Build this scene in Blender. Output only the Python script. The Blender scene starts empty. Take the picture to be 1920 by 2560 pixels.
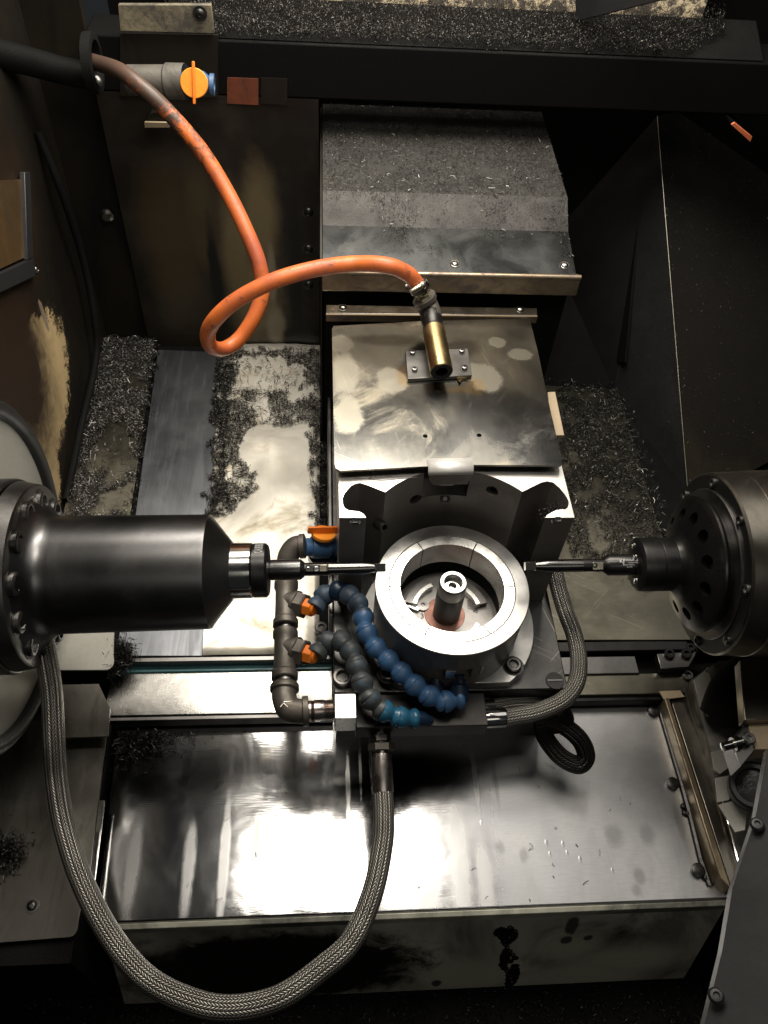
import bpy, bmesh, math, random
import numpy as np
from mathutils import Vector, Matrix
random.seed(7); rng = np.random.default_rng(11)
scn = bpy.context.scene
COL = scn.collection
# ------------------------------------------------------------------ camera
F = 2000.0
_d = np.array([-150, 1620, 2000.]); _d /= np.linalg.norm(_d)
_X = np.array([(4e6-30*1620)/150, -30, 2000.]); _X /= np.linalg.norm(_X)
_Z = -_d; _Y = np.cross(_Z, _X)
MM = np.array([_X, _Y, _Z]).T
CAM = -MM.T @ (np.array([171/F, 186/F, 1])*1.03)
cd = bpy.data.cameras.new('camera'); cam = bpy.data.objects.new('camera', cd); COL.objects.link(cam)
R = np.array([MM.T@[1,0,0], MM.T@[0,-1,0], MM.T@[0,0,-1]]).T
m4 = Matrix.Identity(4)
for i in range(3):
    for j in range(3): m4[i][j] = R[i][j]
    m4[i][3] = CAM[i]
cam.matrix_world = m4
cd.sensor_fit = 'VERTICAL'; cd.sensor_height = 36; cd.lens = F/2560*36; cd.clip_start = .02; cd.clip_end = 20
scn.camera = cam
# ------------------------------------------------------------------ world, lamps, exposure
w = bpy.data.worlds.new('World'); scn.world = w; w.use_nodes = True
w.node_tree.nodes['Background'].inputs[0].default_value = (.9, .95, 1, 1)
w.node_tree.nodes['Background'].inputs[1].default_value = .018
scn.view_settings.view_transform = 'Standard'; scn.view_settings.look = 'None'
scn.view_settings.exposure = 0; scn.view_settings.gamma = 1
def lamp(name, loc, aim, sx, sy, power, col=(1, .93, .82)):
    l = bpy.data.lights.new(name, 'AREA'); l.shape = 'RECTANGLE'; l.size = sx; l.size_y = sy
    l.energy = power; l.color = col
    o = bpy.data.objects.new(name, l); COL.objects.link(o); o.location = loc
    o.rotation_euler = (Vector(aim)-Vector(loc)).to_track_quat('-Z', 'Y').to_euler()
    return o
lamp('work_lamp', (-.13, .09, 1.0), (-.13, .09, 0), .50, .22, 5.2)
lamp('work_lamp', (-.10, .66, 1.0), (-.12, .58, 0), .80, .46, 19)
lamp('door_lamp', (.75, .33, 1.2), (.3, .1, 0), .8, .95, 2.6, (1, .95, .88))
lamp('shop_lamp', (.15, -1.25, 1.3), (.05, -.2, -.2), 1.2, .5, 2.3, (1, .94, .84))
# ------------------------------------------------------------------ helpers
def W(px, py, x=None, y=None, z=None, d=None):
    r = MM.T @ np.array([(px-960)/F, (py-1280)/F, 1.])
    if d is not None: return Vector(CAM + d*r)
    k, v = (0, x) if x is not None else (1, y) if y is not None else (2, z)
    return Vector(CAM + (v-CAM[k])/r[k]*r)
def V(*a): return Vector(a)
def perp(d):
    d = Vector(d).normalized()
    a = V(0, 0, 1) if abs(d.z) < .9 else V(1, 0, 0)
    u = d.cross(a).normalized(); return u, d.cross(u).normalized()
class MB:
    def __init__(s): s.v = []; s.f = []; s.uv = []
    def add(s, vs, fs, uvs=None):
        n = len(s.v); s.v += [Vector(q) for q in vs]
        for i, f in enumerate(fs):
            s.f.append([a+n for a in f]); s.uv.append(uvs[i] if uvs else None)
        return s
    def prism(s, pts, e):
        """closed outline pts extruded by e"""
        n = len(pts); e = Vector(e); pts = [Vector(q) for q in pts]
        vs = pts+[q+e for q in pts]
        fs = [list(range(n))[::-1], [i+n for i in range(n)]]
        fs += [[i, (i+1) % n, (i+1) % n+n, i+n] for i in range(n)]
        nn = V(0, 0, 0)
        for i in range(n): nn += pts[i].cross(pts[(i+1) % n])
        if nn.dot(e) < 0: fs = [f[::-1] for f in fs]
        return s.add(vs, fs)
    def box(s, a, b):
        x0, x1 = sorted((a[0], b[0])); y0, y1 = sorted((a[1], b[1])); z0, z1 = sorted((a[2], b[2]))
        return s.prism([(x0, y0, z0), (x1, y0, z0), (x1, y1, z0), (x0, y1, z0)], (0, 0, z1-z0))
    def lathe(s, p0, d, prof, n=64, cap=True, ang0=0., sq=None):
        """prof = [(s, r)] along direction d from p0"""
        p0 = Vector(p0); d = Vector(d).normalized(); u, v = perp(d)
        vs = []
        for (t, r) in prof:
            for i in range(n):
                a = 2*math.pi*i/n+ang0
                vs.append(p0+d*t+(u*math.cos(a)+v*math.sin(a))*r)
        fs = []; uvs = []
        for k in range(len(prof)-1):
            for i in range(n):
                j = (i+1) % n
                fs.append([k*n+i, k*n+j, (k+1)*n+j, (k+1)*n+i])
                uvs.append([(i/n, prof[k][0]), ((i+1)/n, prof[k][0]), ((i+1)/n, prof[k+1][0]), (i/n, prof[k+1][0])])
        if cap:
            fs.append([i for i in range(n)][::-1]); uvs.append(None)
            fs.append([(len(prof)-1)*n+i for i in range(n)]); uvs.append(None)
        if (prof[-1][0]-prof[0][0]) < 0: fs = [f[::-1] for f in fs]; uvs = [q[::-1] if q else q for q in uvs]
        return s.add(vs, fs, uvs)
    def cyl(s, a, b, r, n=32, r2=None):
        a = Vector(a); b = Vector(b); L = (b-a).length
        return s.lathe(a, b-a, [(0, r), (L, r if r2 is None else r2)], n)
    def tube(s, path, r, n=24, cap=True):
        path = [Vector(q) for q in path]; N = len(path)
        rr = r if callable(r) else (lambda t: r)
        tan = [(path[min(i+1, N-1)]-path[max(i-1, 0)]).normalized() for i in range(N)]
        u, v = perp(tan[0]); vs = []; L = 0; Ls = []
        for i in range(N):
            if i: L += (path[i]-path[i-1]).length
            Ls.append(L)
            u = (u-tan[i]*u.dot(tan[i])).normalized(); v = tan[i].cross(u)
            rad = rr(i/(N-1))
            for k in range(n):
                a = 2*math.pi*k/n; vs.append(path[i]+(u*math.cos(a)+v*math.sin(a))*rad)
        fs = []; uvs = []
        for i in range(N-1):
            for k in range(n):
                j = (k+1) % n
                fs.append([i*n+k, i*n+j, (i+1)*n+j, (i+1)*n+k])
                uvs.append([(k/n, Ls[i]), ((k+1)/n, Ls[i]), ((k+1)/n, Ls[i+1]), (k/n, Ls[i+1])])
        if cap:
            fs.append(list(range(n))[::-1]); uvs.append(None); fs.append([(N-1)*n+k for k in range(n)]); uvs.append(None)
        return s.add(vs, fs, uvs)
    def strip(s, rows):
        """rows of equal length -> surface"""
        n = len(rows[0]); vs = [q for r in rows for q in r]
        fs = [[i*n+k, i*n+k+1, (i+1)*n+k+1, (i+1)*n+k] for i in range(len(rows)-1) for k in range(n-1)]
        return s.add(vs, fs)
    def build(s, name, mat, parent=None, bev=0, smooth=35, seg=2, origin=None):
        me = bpy.data.meshes.new(name)
        if parent is not None: o0 = parent['_loc']; o0 = Vector(o0)
        elif origin is not None: o0 = Vector(origin)
        else:
            o0 = sum(s.v, V(0, 0, 0))/len(s.v); o0.z = min(q.z for q in s.v)
        me.from_pydata([tuple(q-o0) for q in s.v], [], s.f)
        if any(s.uv):
            ul = me.uv_layers.new(name='UVMap'); k = 0
            for f, uv in zip(s.f, s.uv):
                for i in range(len(f)):
                    if uv: ul.data[k].uv = uv[i]
                    k += 1
        me.materials.append(mat)
        if smooth:
            me.shade_smooth(); me.set_sharp_from_angle(angle=math.radians(smooth))
        ob = bpy.data.objects.new(name, me); COL.objects.link(ob)
        if parent is not None:
            ob.parent = parent
            if parent.type == 'MESH': ob['_loc'] = tuple(o0)
            ob['_loc'] = tuple(o0)
        else:
            ob.location = o0; ob['_loc'] = tuple(o0)
        if bev:
            b = ob.modifiers.new('Bevel', 'BEVEL'); b.width = bev; b.segments = seg; b.limit_method = 'ANGLE'; b.angle_limit = math.radians(40)
        return ob
def cut(ob, mb, smooth=35):
    """carve mb out of ob and keep the result as plain mesh"""
    c = MB(); c.v = mb.v; c.f = mb.f; c.uv = [None]*len(mb.f)
    mats = list(ob.data.materials)
    co = c.build('cutter', mats[0], None, origin=(0, 0, 0))
    L = Vector(ob['_loc']); co.location = V(0, 0, 0)
    par = ob.parent; ob.parent = None; ob.location = L
    m = ob.modifiers.new('b', 'BOOLEAN'); m.object = co; m.solver = 'EXACT'; m.use_self = True
    bpy.context.view_layer.update()
    dg = bpy.context.evaluated_depsgraph_get()
    me = bpy.data.meshes.new_from_object(ob.evaluated_get(dg))
    ob.modifiers.clear(); ob.data = me
    me.shade_smooth(); me.set_sharp_from_angle(angle=math.radians(smooth))
    bpy.data.objects.remove(co)
    if par: ob.parent = par; ob.location = (0, 0, 0)
    else: ob.location = L
def tag(o, label, cat, group=None, kind=None):
    o['label'] = label
    if cat: o['category'] = cat
    if group: o['group'] = group
    if kind: o['kind'] = kind
    return o
def thing(name, label, cat, loc, group=None):
    o = bpy.data.objects.new(name, None); COL.objects.link(o); o.location = loc; o.empty_display_size = .01
    o['_loc'] = tuple(loc); return tag(o, label, cat, group)
def struct(name, mb, mat, **k):
    o = mb.build(name, mat, **k); o['kind'] = 'structure'; return o
def spline(pts, n=12):
    pts = [Vector(p) for p in pts]; P = [pts[0]*2-pts[1]]+pts+[pts[-1]*2-pts[-2]]; out = []
    for i in range(1, len(P)-2):
        a, b, c, d = P[i-1:i+3]
        for k in range(n):
            t = k/n
            out.append(.5*((2*b)+(c-a)*t+(2*a-5*b+4*c-d)*t*t+(3*b-a-3*c+d)*t**3))
    out.append(P[-2]); return out
def text_into(mb, s, size, place, extr=.0003):
    """flat lettering; place(x, y, h) -> 3D point"""
    c = bpy.data.curves.new('t', 'FONT'); c.body = s; c.size = size; c.extrude = extr; c.align_x = 'CENTER'; c.align_y = 'CENTER'; c.resolution_u = 3
    o = bpy.data.objects.new('t', c); COL.objects.link(o); bpy.context.view_layer.update()
    me = bpy.data.meshes.new_from_object(o.evaluated_get(bpy.context.evaluated_depsgraph_get()))
    mb.add([place(v.co.x, v.co.y, v.co.z) for v in me.vertices], [list(p.vertices) for p in me.polygons])
    bpy.data.objects.remove(o)
# ------------------------------------------------------------------ materials
def ramp(nt, inp, stops):
    r = nt.nodes.new('ShaderNodeValToRGB'); e = r.color_ramp.elements
    while len(e) < len(stops): e.new(.5)
    for k, (p, c) in zip(e, stops):
        k.position = p; k.color = (*c, 1) if isinstance(c, (tuple, list)) else (c, c, c, 1)
    nt.links.new(inp, r.inputs[0]); return r.outputs[0]
def mixc(nt, f, a, b):
    m = nt.nodes.new('ShaderNodeMix'); m.data_type = 'RGBA'
    for s, q in ((0, f), (6, a), (7, b)):
        if isinstance(q, (int, float)): m.inputs[s].default_value = q
        elif isinstance(q, tuple): m.inputs[s].default_value = (*q, 1)
        else: nt.links.new(q, m.inputs[s])
    return m.outputs[2]
def noise(nt, vec, scale, det=6, rough=.6, dist=0):
    n = nt.nodes.new('ShaderNodeTexNoise'); n.inputs['Scale'].default_value = scale; n.inputs['Detail'].default_value = det
    n.inputs['Roughness'].default_value = rough; n.inputs['Distortion'].default_value = dist
    nt.links.new(vec, n.inputs['Vector']); return n.outputs['Fac']
def newmat(name):
    m = bpy.data.materials.new(name); m.use_nodes = True; nt = m.node_tree; b = nt.nodes['Principled BSDF']
    tc = nt.nodes.new('ShaderNodeTexCoord'); return m, nt, b, tc.outputs['Object'], tc.outputs['UV']
def stretch(nt, vec, s):
    mp = nt.nodes.new('ShaderNodeMapping'); mp.inputs['Scale'].default_value = s; nt.links.new(vec, mp.inputs[0]); return mp.outputs[0]
def metal(name, c1, c2, r0, r1, metallic=1., scale=12, brush=(1, 1, 1), bscale=180, bump=.04, stain=None, stain_amt=.5, dist=.6, streak=None, thr=(.35, .65), coat=0, scratch=0, wave=0):
    m, nt, b, ob, uv = newmat(name)
    n1 = noise(nt, ob, scale, 7, .6, dist)
    col = mixc(nt, ramp(nt, n1, [(thr[0], 0), (thr[1], 1)]), c1, c2)
    rg = ramp(nt, n1, [(.3, r0), (.7, r1)])
    if stain:
        n2 = noise(nt, ob if streak is None else stretch(nt, ob, streak), scale*.6+3, 8, .65, 1.2)
        f = ramp(nt, n2, [(.5, 0), (.5+.18, stain_amt)])
        col = mixc(nt, f, col, stain)
        mx = nt.nodes.new('ShaderNodeMath'); mx.operation = 'ADD'; nt.links.new(rg, mx.inputs[0])
        f2 = nt.nodes.new('ShaderNodeMath'); f2.operation = 'MULTIPLY'; nt.links.new(f, f2.inputs[0]); f2.inputs[1].default_value = .25
        nt.links.new(f2.outputs[0], mx.inputs[1]); rg = mx.outputs[0]
    bn = noise(nt, stretch(nt, ob, brush), bscale, 3, .6)
    col = mixc(nt, ramp(nt, bn, [(.35, .18), (.7, 0)]), col, tuple(x*.55 for x in c1))
    if scratch:
        for ang, sd in ((.5, 3), (-.8, 7), (1.3, 5)):
            mp = nt.nodes.new('ShaderNodeMapping'); mp.inputs['Rotation'].default_value = (0, 0, ang); mp.inputs['Location'].default_value = (sd, sd*.7, 0); nt.links.new(ob, mp.inputs[0])
            sn = noise(nt, stretch(nt, mp.outputs[0], (9, 420, 9)), 1., 2, .5, .15)
            sf = ramp(nt, sn, [(.70, 0), (.73, scratch)])
            col = mixc(nt, sf, col, (.62, .60, .55))
    nt.links.new(col, b.inputs['Base Color']); nt.links.new(rg, b.inputs['Roughness'])
    b.inputs['Metallic'].default_value = metallic
    if coat: b.inputs['Coat Weight'].default_value = coat; b.inputs['Coat Roughness'].default_value = .15
    bp = nt.nodes.new('ShaderNodeBump'); bp.inputs['Strength'].default_value = bump; bp.inputs['Distance'].default_value = .001
    nt.links.new(bn, bp.inputs['Height']); nt.links.new(bp.outputs[0], b.inputs['Normal'])
    if wave:
        b2_ = nt.nodes.new('ShaderNodeBump'); b2_.inputs['Strength'].default_value = wave; b2_.inputs['Distance'].default_value = .004
        nt.links.new(noise(nt, ob, 9, 3, .5, .4), b2_.inputs['Height']); nt.links.new(bp.outputs[0], b2_.inputs['Normal']); nt.links.new(b2_.outputs[0], b.inputs['Normal'])
    return m
M = {}
M['way'] = metal('way_cover_steel', (.42, .41, .39), (.52, .51, .48), .16, .30, scale=7, brush=(1, 14, 1), bscale=60, bump=.05, stain=(.2, .18, .15), stain_amt=.45, streak=(3, .8, 1), scratch=.25, wave=.3)
M['front'] = metal('front_cover_steel', (.40, .40, .41), (.50, .50, .50), .06, .13, scale=6, brush=(1, 10, 1), bscale=50, bump=.04, stain=(.2, .19, .18), stain_amt=.22, streak=(2.5, .8, 1), scratch=.25, wave=.2)
M['bright_sheet'] = metal('crumpled_sheet_steel', (.82, .78, .68), (.90, .87, .78), .30, .45, metallic=.55, scale=9, bump=.15, bscale=20, stain=(.34, .27, .15), stain_amt=.9, wave=.35)
M['strip'] = metal('ground_strip_steel', (.20, .21, .23), (.30, .31, .33), .30, .42, scale=5, brush=(30, 1, 1), bscale=14, bump=.05, stain=(.1, .1, .11), stain_amt=.5, streak=(8, .5, 1))
M['dull'] = metal('dull_sheet', (.16, .16, .15), (.24, .235, .21), .35, .55, scale=8, stain=(.06, .055, .04), stain_amt=.6, streak=(3, 1, 1), bump=.06)
M['olive'] = metal('oily_olive_sheet', (.17, .16, .125), (.24, .225, .18), .28, .48, scale=6, stain=(.08, .07, .05), stain_amt=.6, bump=.05, brush=(1, 6, 1), bscale=40, scratch=.25, wave=.2)
M['plate'] = metal('guard_plate_steel', (.19, .188, .18), (.29, .28, .25), .13, .26, scale=6, dist=.3, thr=(.40, .60), scratch=.5, stain=(.36, .31, .2), stain_amt=.7, brush=(6, 1, 1), bscale=30, bump=.04)
M['ground'] = metal('ground_steel', (.72, .70, .66), (.80, .78, .74), .30, .40, scale=10, bump=.03, bscale=120, stain=(.5, .48, .42), stain_amt=.4)
M['palesteel'] = metal('pale_bent_steel', (.80, .78, .74), (.88, .86, .82), .4, .5, metallic=.45, scale=20, bump=.02)
M['dried'] = metal('dried_coolant_film', (.33, .315, .26), (.28, .255, .20), .3, .42, metallic=.6, scale=30, bump=.08, scratch=.3)
M['plate2'] = metal('darker_plate_area', (.16, .16, .158), (.21, .208, .20), .2, .3, scale=10, bump=.03, scratch=.5)
M['ring'] = metal('turned_steel', (.44, .435, .42), (.58, .57, .55), .26, .40, scale=10, bump=.03, stain=(.35, .33, .3), stain_amt=.35)
M['jaw'] = metal('jaw_steel', (.78, .77, .74), (.88, .87, .84), .22, .36, scale=22, bump=.03, stain=(.4, .38, .33), stain_amt=.45)
M['bore'] = metal('dark_bore_steel', (.17, .155, .14), (.24, .22, .205), .35, .5, metallic=.6, scale=9, bump=.04, stain=(.05, .045, .04), stain_amt=.5)
M['oxide'] = metal('black_oxide', (.035, .034, .034), (.055, .053, .052), .28, .40, metallic=.85, scale=10, bump=.03, stain=(.07, .06, .055), stain_amt=.4)
M['spindle'] = metal('spindle_black_steel', (.12, .119, .12), (.155, .153, .155), .27, .36, scale=6, bump=.02, stain=(.08, .075, .07), stain_amt=.4)
M['drum'] = metal('worn_drum_steel', (.22, .20, .17), (.31, .285, .24), .26, .40, scale=7, bump=.04, stain=(.10, .08, .05), stain_amt=.6)
M['tabledark'] = metal('dark_table_steel', (.07, .069, .068), (.11, .108, .105), .28, .42, scale=12, bump=.03, scratch=.3, stain=(.16, .155, .15), stain_amt=.3)
M['faceblack'] = metal('glossy_black_face', (.04, .039, .038), (.055, .053, .052), .24, .34, metallic=.9, scale=10, bump=.02, stain=(.07, .06, .05), stain_amt=.3)
M['toolsteel'] = metal('dark_tool_steel', (.12, .118, .115), (.17, .165, .16), .16, .26, scale=14, bump=.02)
M['gunmetal'] = metal('gunmetal', (.16, .155, .15), (.24, .23, .22), .28, .42, scale=14, bump=.03)
M['chrome'] = metal('bright_steel', (.60, .59, .57), (.70, .69, .67), .10, .22, scale=20, bump=.03)
M['iron'] = metal('malleable_iron', (.115, .105, .092), (.17, .155, .135), .38, .55, metallic=.7, scale=30, bump=.35, bscale=900, stain=(.07, .05, .04), stain_amt=.5)
M['brass'] = metal('aged_brass', (.42, .32, .15), (.34, .25, .13), .25, .40, scale=24, bump=.04, stain=(.22, .15, .10), stain_amt=.7)
M['zinc'] = metal('zinc_plate', (.55, .50, .38), (.66, .62, .5), .15, .3, scale=40, bump=.03)
M['crimp'] = metal('crimped_ferrule', (.42, .37, .35), (.5, .46, .43), .18, .32, scale=30, bump=.05, stain=(.25, .16, .12), stain_amt=.5)
M['copper'] = metal('copper_face', (.27, .13, .095), (.20, .10, .08), .35, .5, metallic=.6, scale=40, bump=.03)
M['face_plate'] = metal('fixture_disc', (.20, .19, .18), (.27, .26, .25), .35, .5, scale=25, bump=.05)
M['hoodtop'] = metal('hood_top_grimy', (.05, .047, .042), (.022, .020, .018), .5, .7, metallic=.2, scale=22, bump=.6, bscale=350, stain=(.025, .022, .02), stain_amt=.8)
M['hooddark'] = metal('hood_step_grimy', (.028, .023, .020), (.012, .010, .009), .45, .6, metallic=.2, scale=26, bump=.5, bscale=400, stain=(.10, .095, .09), stain_amt=.4)
M['hoodface'] = metal('hood_face_steel', (.05, .053, .054), (.085, .088, .088), .2, .34, metallic=.9, scale=12, bump=.05, bscale=200, stain=(.04, .037, .033), stain_amt=.8)
M['lip'] = metal('rusty_lip', (.50, .40, .28), (.28, .21, .14), .25, .42, metallic=.85, scale=30, stain=(.10, .085, .10), stain_amt=.85, streak=(1, 1, 2), bump=.12, bscale=300)
M['wallsoot'] = metal('sooty_wall', (.024, .020, .014), (.009, .0075, .006), .35, .6, metallic=.2, scale=4, stain=(.006, .005, .005), stain_amt=.9, streak=(3, 1, .6), bump=.15, bscale=300)
M['wallbrown'] = metal('brown_glow_wall', (.010, .008, .006), (.035, .027, .016), .4, .6, metallic=.3, scale=6, stain=(.010, .008, .006), stain_amt=.9, bump=.12, bscale=250, thr=(.46, .68), dist=.2)
M['black'] = metal('oily_black_wall', (.0025, .0025, .0024), (.0015, .0014, .0013), .6, .8, metallic=.0, scale=9, bump=.6, bscale=500)
M['black'].node_tree.nodes['Principled BSDF'].inputs['Specular IOR Level'].default_value = .15
M['wallsoot'].node_tree.nodes['Principled BSDF'].inputs['Specular IOR Level'].default_value = .2
M['blackgrit'] = metal('gritty_black_wall', (.0042, .0038, .0036), (.002, .0018, .0017), .65, .85, metallic=.0, scale=15, bump=.9, bscale=700)
M['blackgrit'].node_tree.nodes['Principled BSDF'].inputs['Specular IOR Level'].default_value = .2
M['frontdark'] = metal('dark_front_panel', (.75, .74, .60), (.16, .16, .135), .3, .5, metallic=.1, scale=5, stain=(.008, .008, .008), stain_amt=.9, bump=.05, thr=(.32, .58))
M['guard'] = metal('grey_guard_paint', (.03, .03, .032), (.048, .048, .05), .25, .36, metallic=.35, scale=3, bump=.05, stain=(.02, .02, .02), stain_amt=.6)
M['panel'] = metal('side_guard_sheet', (.20, .19, .17), (.30, .285, .25), .26, .42, scale=6, streak=(4, .8, 1), stain=(.07, .06, .05), stain_amt=.75, bump=.05)
M['casting'] = metal('grimy_casting', (.17, .16, .14), (.07, .065, .055), .4, .6, metallic=.3, scale=18, stain=(.02, .018, .015), stain_amt=.9, bump=.4, bscale=200)
M['tan'] = metal('tan_plate', (.42, .33, .22), (.34, .27, .18), .4, .55, metallic=.2, scale=20, bump=.05)
M['rail'] = metal('brown_rail', (.22, .17, .11), (.30, .25, .17), .28, .45, metallic=.7, scale=16, streak=(6, 1, 1), stain=(.06, .045, .03), stain_amt=.8, bump=.08)
def plain(name, c, rough=.5, metallic=0., c2=None, scale=30, bump=.1, bscale=300, **k):
    return metal(name, c, c2 or tuple(x*.8 for x in c), rough-.06, rough+.08, metallic=metallic, scale=scale, bump=bump, bscale=bscale, **k)
M['rubber'] = plain('black_rubber', (.012, .012, .013), .5)
M['grease'] = plain('black_grease', (.01, .009, .009), .35, bump=.8, bscale=120)
M['blue'] = plain('blue_plastic', (.045, .125, .27), .42, c2=(.045, .10, .20), scale=50, stain=(.05, .065, .085), stain_amt=.6)
M['bluedusty'] = plain('soot_covered_blue_plastic', (.045, .075, .12), .5, c2=(.04, .058, .08), scale=60, bump=.15)
M['bluegrey'] = plain('grey_grimed_plastic', (.045, .052, .055), .48, c2=(.033, .037, .038), scale=60, stain=(.03, .10, .17), stain_amt=.5)
M['bluedeep'] = plain('oily_blue_plastic', (.02, .11, .19), .26, c2=(.02, .085, .15), scale=50)
M['bluedark'] = plain('dark_blue_plastic', (.008, .022, .05), .35)
M['orange'] = plain('orange_plastic', (.85, .19, .012), .42, c2=(.8, .22, .02))
M['orangelit'] = plain('amber_orange_plastic', (.95, .33, .03), .42, c2=(.9, .28, .02))
M['teal'] = plain('teal_strip', (.12, .30, .32), .25, c2=(.10, .24, .26))
M['orangerust'] = plain('rusty_orange_sticker', (.16, .04, .015), .6, c2=(.07, .02, .01), stain=(.02, .012, .01), stain_amt=.8)
M['orangebar'] = plain('weathered_orange_bar', (.85, .22, .09), .6, c2=(.5, .12, .05), scale=60)
M['ink'] = plain('white_marking', (.6, .6, .6), .5)
M['etch'] = plain('etched_marking', (.12, .11, .1), .5)
M['gasket'] = plain('black_gasket', (.02, .02, .02), .38)
M['disc'] = metal('grey_guard_disc', (.36, .35, .31), (.42, .41, .37), .35, .5, metallic=.4, scale=4, bump=.02)
M['amberpane'] = plain('amber_reflection_pane', (.09, .055, .022), .4, c2=(.05, .03, .012), scale=14, stain=(.03, .02, .012), stain_amt=.9, streak=(1, 6, .6))
def mat_hose():
    m, nt, b, ob, uv = newmat('orange_rubber_hose')
    sx = nt.nodes.new('ShaderNodeSeparateXYZ'); nt.links.new(uv, sx.inputs[0])
    n = noise(nt, ob, 55, 8, .7, .5); n2 = noise(nt, ob, 14, 5, .6)
    # soot wears away along the hose: thick over the first 26 cm
    mp = nt.nodes.new('ShaderNodeMapRange'); mp.inputs[1].default_value = .06; mp.inputs[2].default_value = .30; mp.inputs[3].default_value = .34; mp.inputs[4].default_value = -.05
    nt.links.new(sx.outputs['Y'], mp.inputs[0])
    ad = nt.nodes.new('ShaderNodeMath'); ad.operation = 'ADD'; nt.links.new(n, ad.inputs[0]); nt.links.new(mp.outputs[0], ad.inputs[1])
    f = ramp(nt, ad.outputs[0], [(.53, 0), (.66, .95)])
    base = mixc(nt, ramp(nt, n2, [(.35, 0), (.62, 1)]), (.72, .175, .035), (.42, .10, .045))
    col = mixc(nt, f, base, (.055, .045, .036))
    nt.links.new(col, b.inputs['Base Color']); b.inputs['Roughness'].default_value = .42
    bp = nt.nodes.new('ShaderNodeBump'); bp.inputs['Strength'].default_value = .25; bp.inputs['Distance'].default_value = .002
    nt.links.new(f, bp.inputs['Height']); nt.links.new(bp.outputs[0], b.inputs['Normal']); return m
M['hose'] = mat_hose()
def mat_braid(name, c1, c2):
    m, nt, b, ob, uv = newmat(name)
    sx = nt.nodes.new('ShaderNodeSeparateXYZ'); nt.links.new(uv, sx.inputs[0])
    def ma(op, a, bb=None):
        q = nt.nodes.new('ShaderNodeMath'); q.operation = op
        for i, z in enumerate((a, bb)):
            if z is None: continue
            if isinstance(z, (int, float)): q.inputs[i].default_value = z
            else: nt.links.new(z, q.inputs[i])
        return q.outputs[0]
    u = ma('MULTIPLY', sx.outputs['X'], 20.); v = ma('MULTIPLY', sx.outputs['Y'], 235.)
    fr = ma('FRACT', u); par = ma('MODULO', ma('FLOOR', u), 2.)
    sg = ma('SUBTRACT', ma('MULTIPLY', par, 2.), 1.)
    ph = ma('ADD', v, ma('MULTIPLY', ma('MULTIPLY', fr, sg), 1.3))
    h = ma('ABSOLUTE', ma('SINE', ma('MULTIPLY', ph, math.pi)))
    side = ma('SINE', ma('MULTIPLY', fr, math.pi))
    hh = ma('MULTIPLY', ma('POWER', h, .6), ma('POWER', side, .5))
    n = noise(nt, ob, 30, 5, .6)
    col = mixc(nt, ramp(nt, n, [(.35, 0), (.65, 1)]), c1, c2)
    col = mixc(nt, ramp(nt, hh, [(.25, 1.), (.8, 0.)]), col, tuple(x*.16 for x in c2))
    nt.links.new(col, b.inputs['Base Color']); b.inputs['Metallic'].default_value = .8; b.inputs['Roughness'].default_value = .36
    bp = nt.nodes.new('ShaderNodeBump'); bp.inputs['Strength'].default_value = .9; bp.inputs['Distance'].default_value = .0012
    nt.links.new(hh, bp.inputs['Height']); nt.links.new(bp.outputs[0], b.inputs['Normal']); return m
M['braid'] = mat_braid('steel_braid', (.36, .345, .31), (.25, .235, .21))
M['braiddark'] = mat_braid('oily_dark_braid', (.06, .055, .05), (.03, .028, .026))
def mat_peel(name, paint, under, lo, hi, scale=18, fine=160):
    m, nt, b, ob, uv = newmat(name)
    n = noise(nt, ob, scale, 8, .75, .3); n2 = noise(nt, ob, fine, 4, .7)
    a = nt.nodes.new('ShaderNodeMath'); a.operation = 'MULTIPLY_ADD'; nt.links.new(n2, a.inputs[0]); a.inputs[1].default_value = .35; nt.links.new(n, a.inputs[2])
    f = ramp(nt, a.outputs[0], [(lo, 0), (hi, 1)])
    col = mixc(nt, f, under, paint)
    nt.links.new(col, b.inputs['Base Color']); b.inputs['Roughness'].default_value = .6
    bp = nt.nodes.new('ShaderNodeBump'); bp.inputs['Strength'].default_value = .5; bp.inputs['Distance'].default_value = .001
    nt.links.new(f, bp.inputs['Height']); nt.links.new(bp.outputs[0], b.inputs['Normal']); return m
M['cream'] = mat_peel('peeling_cream_paint', (.62, .47, .25), (.07, .05, .03), .565, .62, scale=26, fine=260)
M['creamwall'] = mat_peel('chipped_cream_wall', (.75, .62, .42), (.10, .085, .07), .66, .74, scale=30)
M['creamdirty'] = mat_peel('dirty_cream_plate', (.20, .17, .11), (.06, .055, .045), .55, .8, scale=14)
def mat_chip(name, c, r):
    m, nt, b, ob, uv = newmat(name)
    g = nt.nodes.new('ShaderNodeNewGeometry')
    n = ramp(nt, g.outputs['Random Per Island'], [(.0, tuple(x*.35 for x in c)), (.8, c), (1., tuple(min(x*2.6, .6) for x in c))])
    nt.links.new(n, b.inputs['Base Color']); b.inputs['Metallic'].default_value = .8; b.inputs['Roughness'].default_value = r; return m
M['chip'] = mat_chip('steel_swarf', (.105, .10, .094), .4)
M['chipdark'] = mat_chip('oily_dark_swarf', (.036, .034, .031), .38)
M['chipblack'] = mat_chip('black_swarf', (.022, .021, .02), .34)
tg = M['ring'].node_tree.nodes.new('ShaderNodeTangent'); tg.direction_type = 'RADIAL'; tg.axis = 'Z'
_b = M['ring'].node_tree.nodes['Principled BSDF']; M['ring'].node_tree.links.new(tg.outputs[0], _b.inputs['Tangent']); _b.inputs['Anisotropic'].default_value = .65
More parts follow.
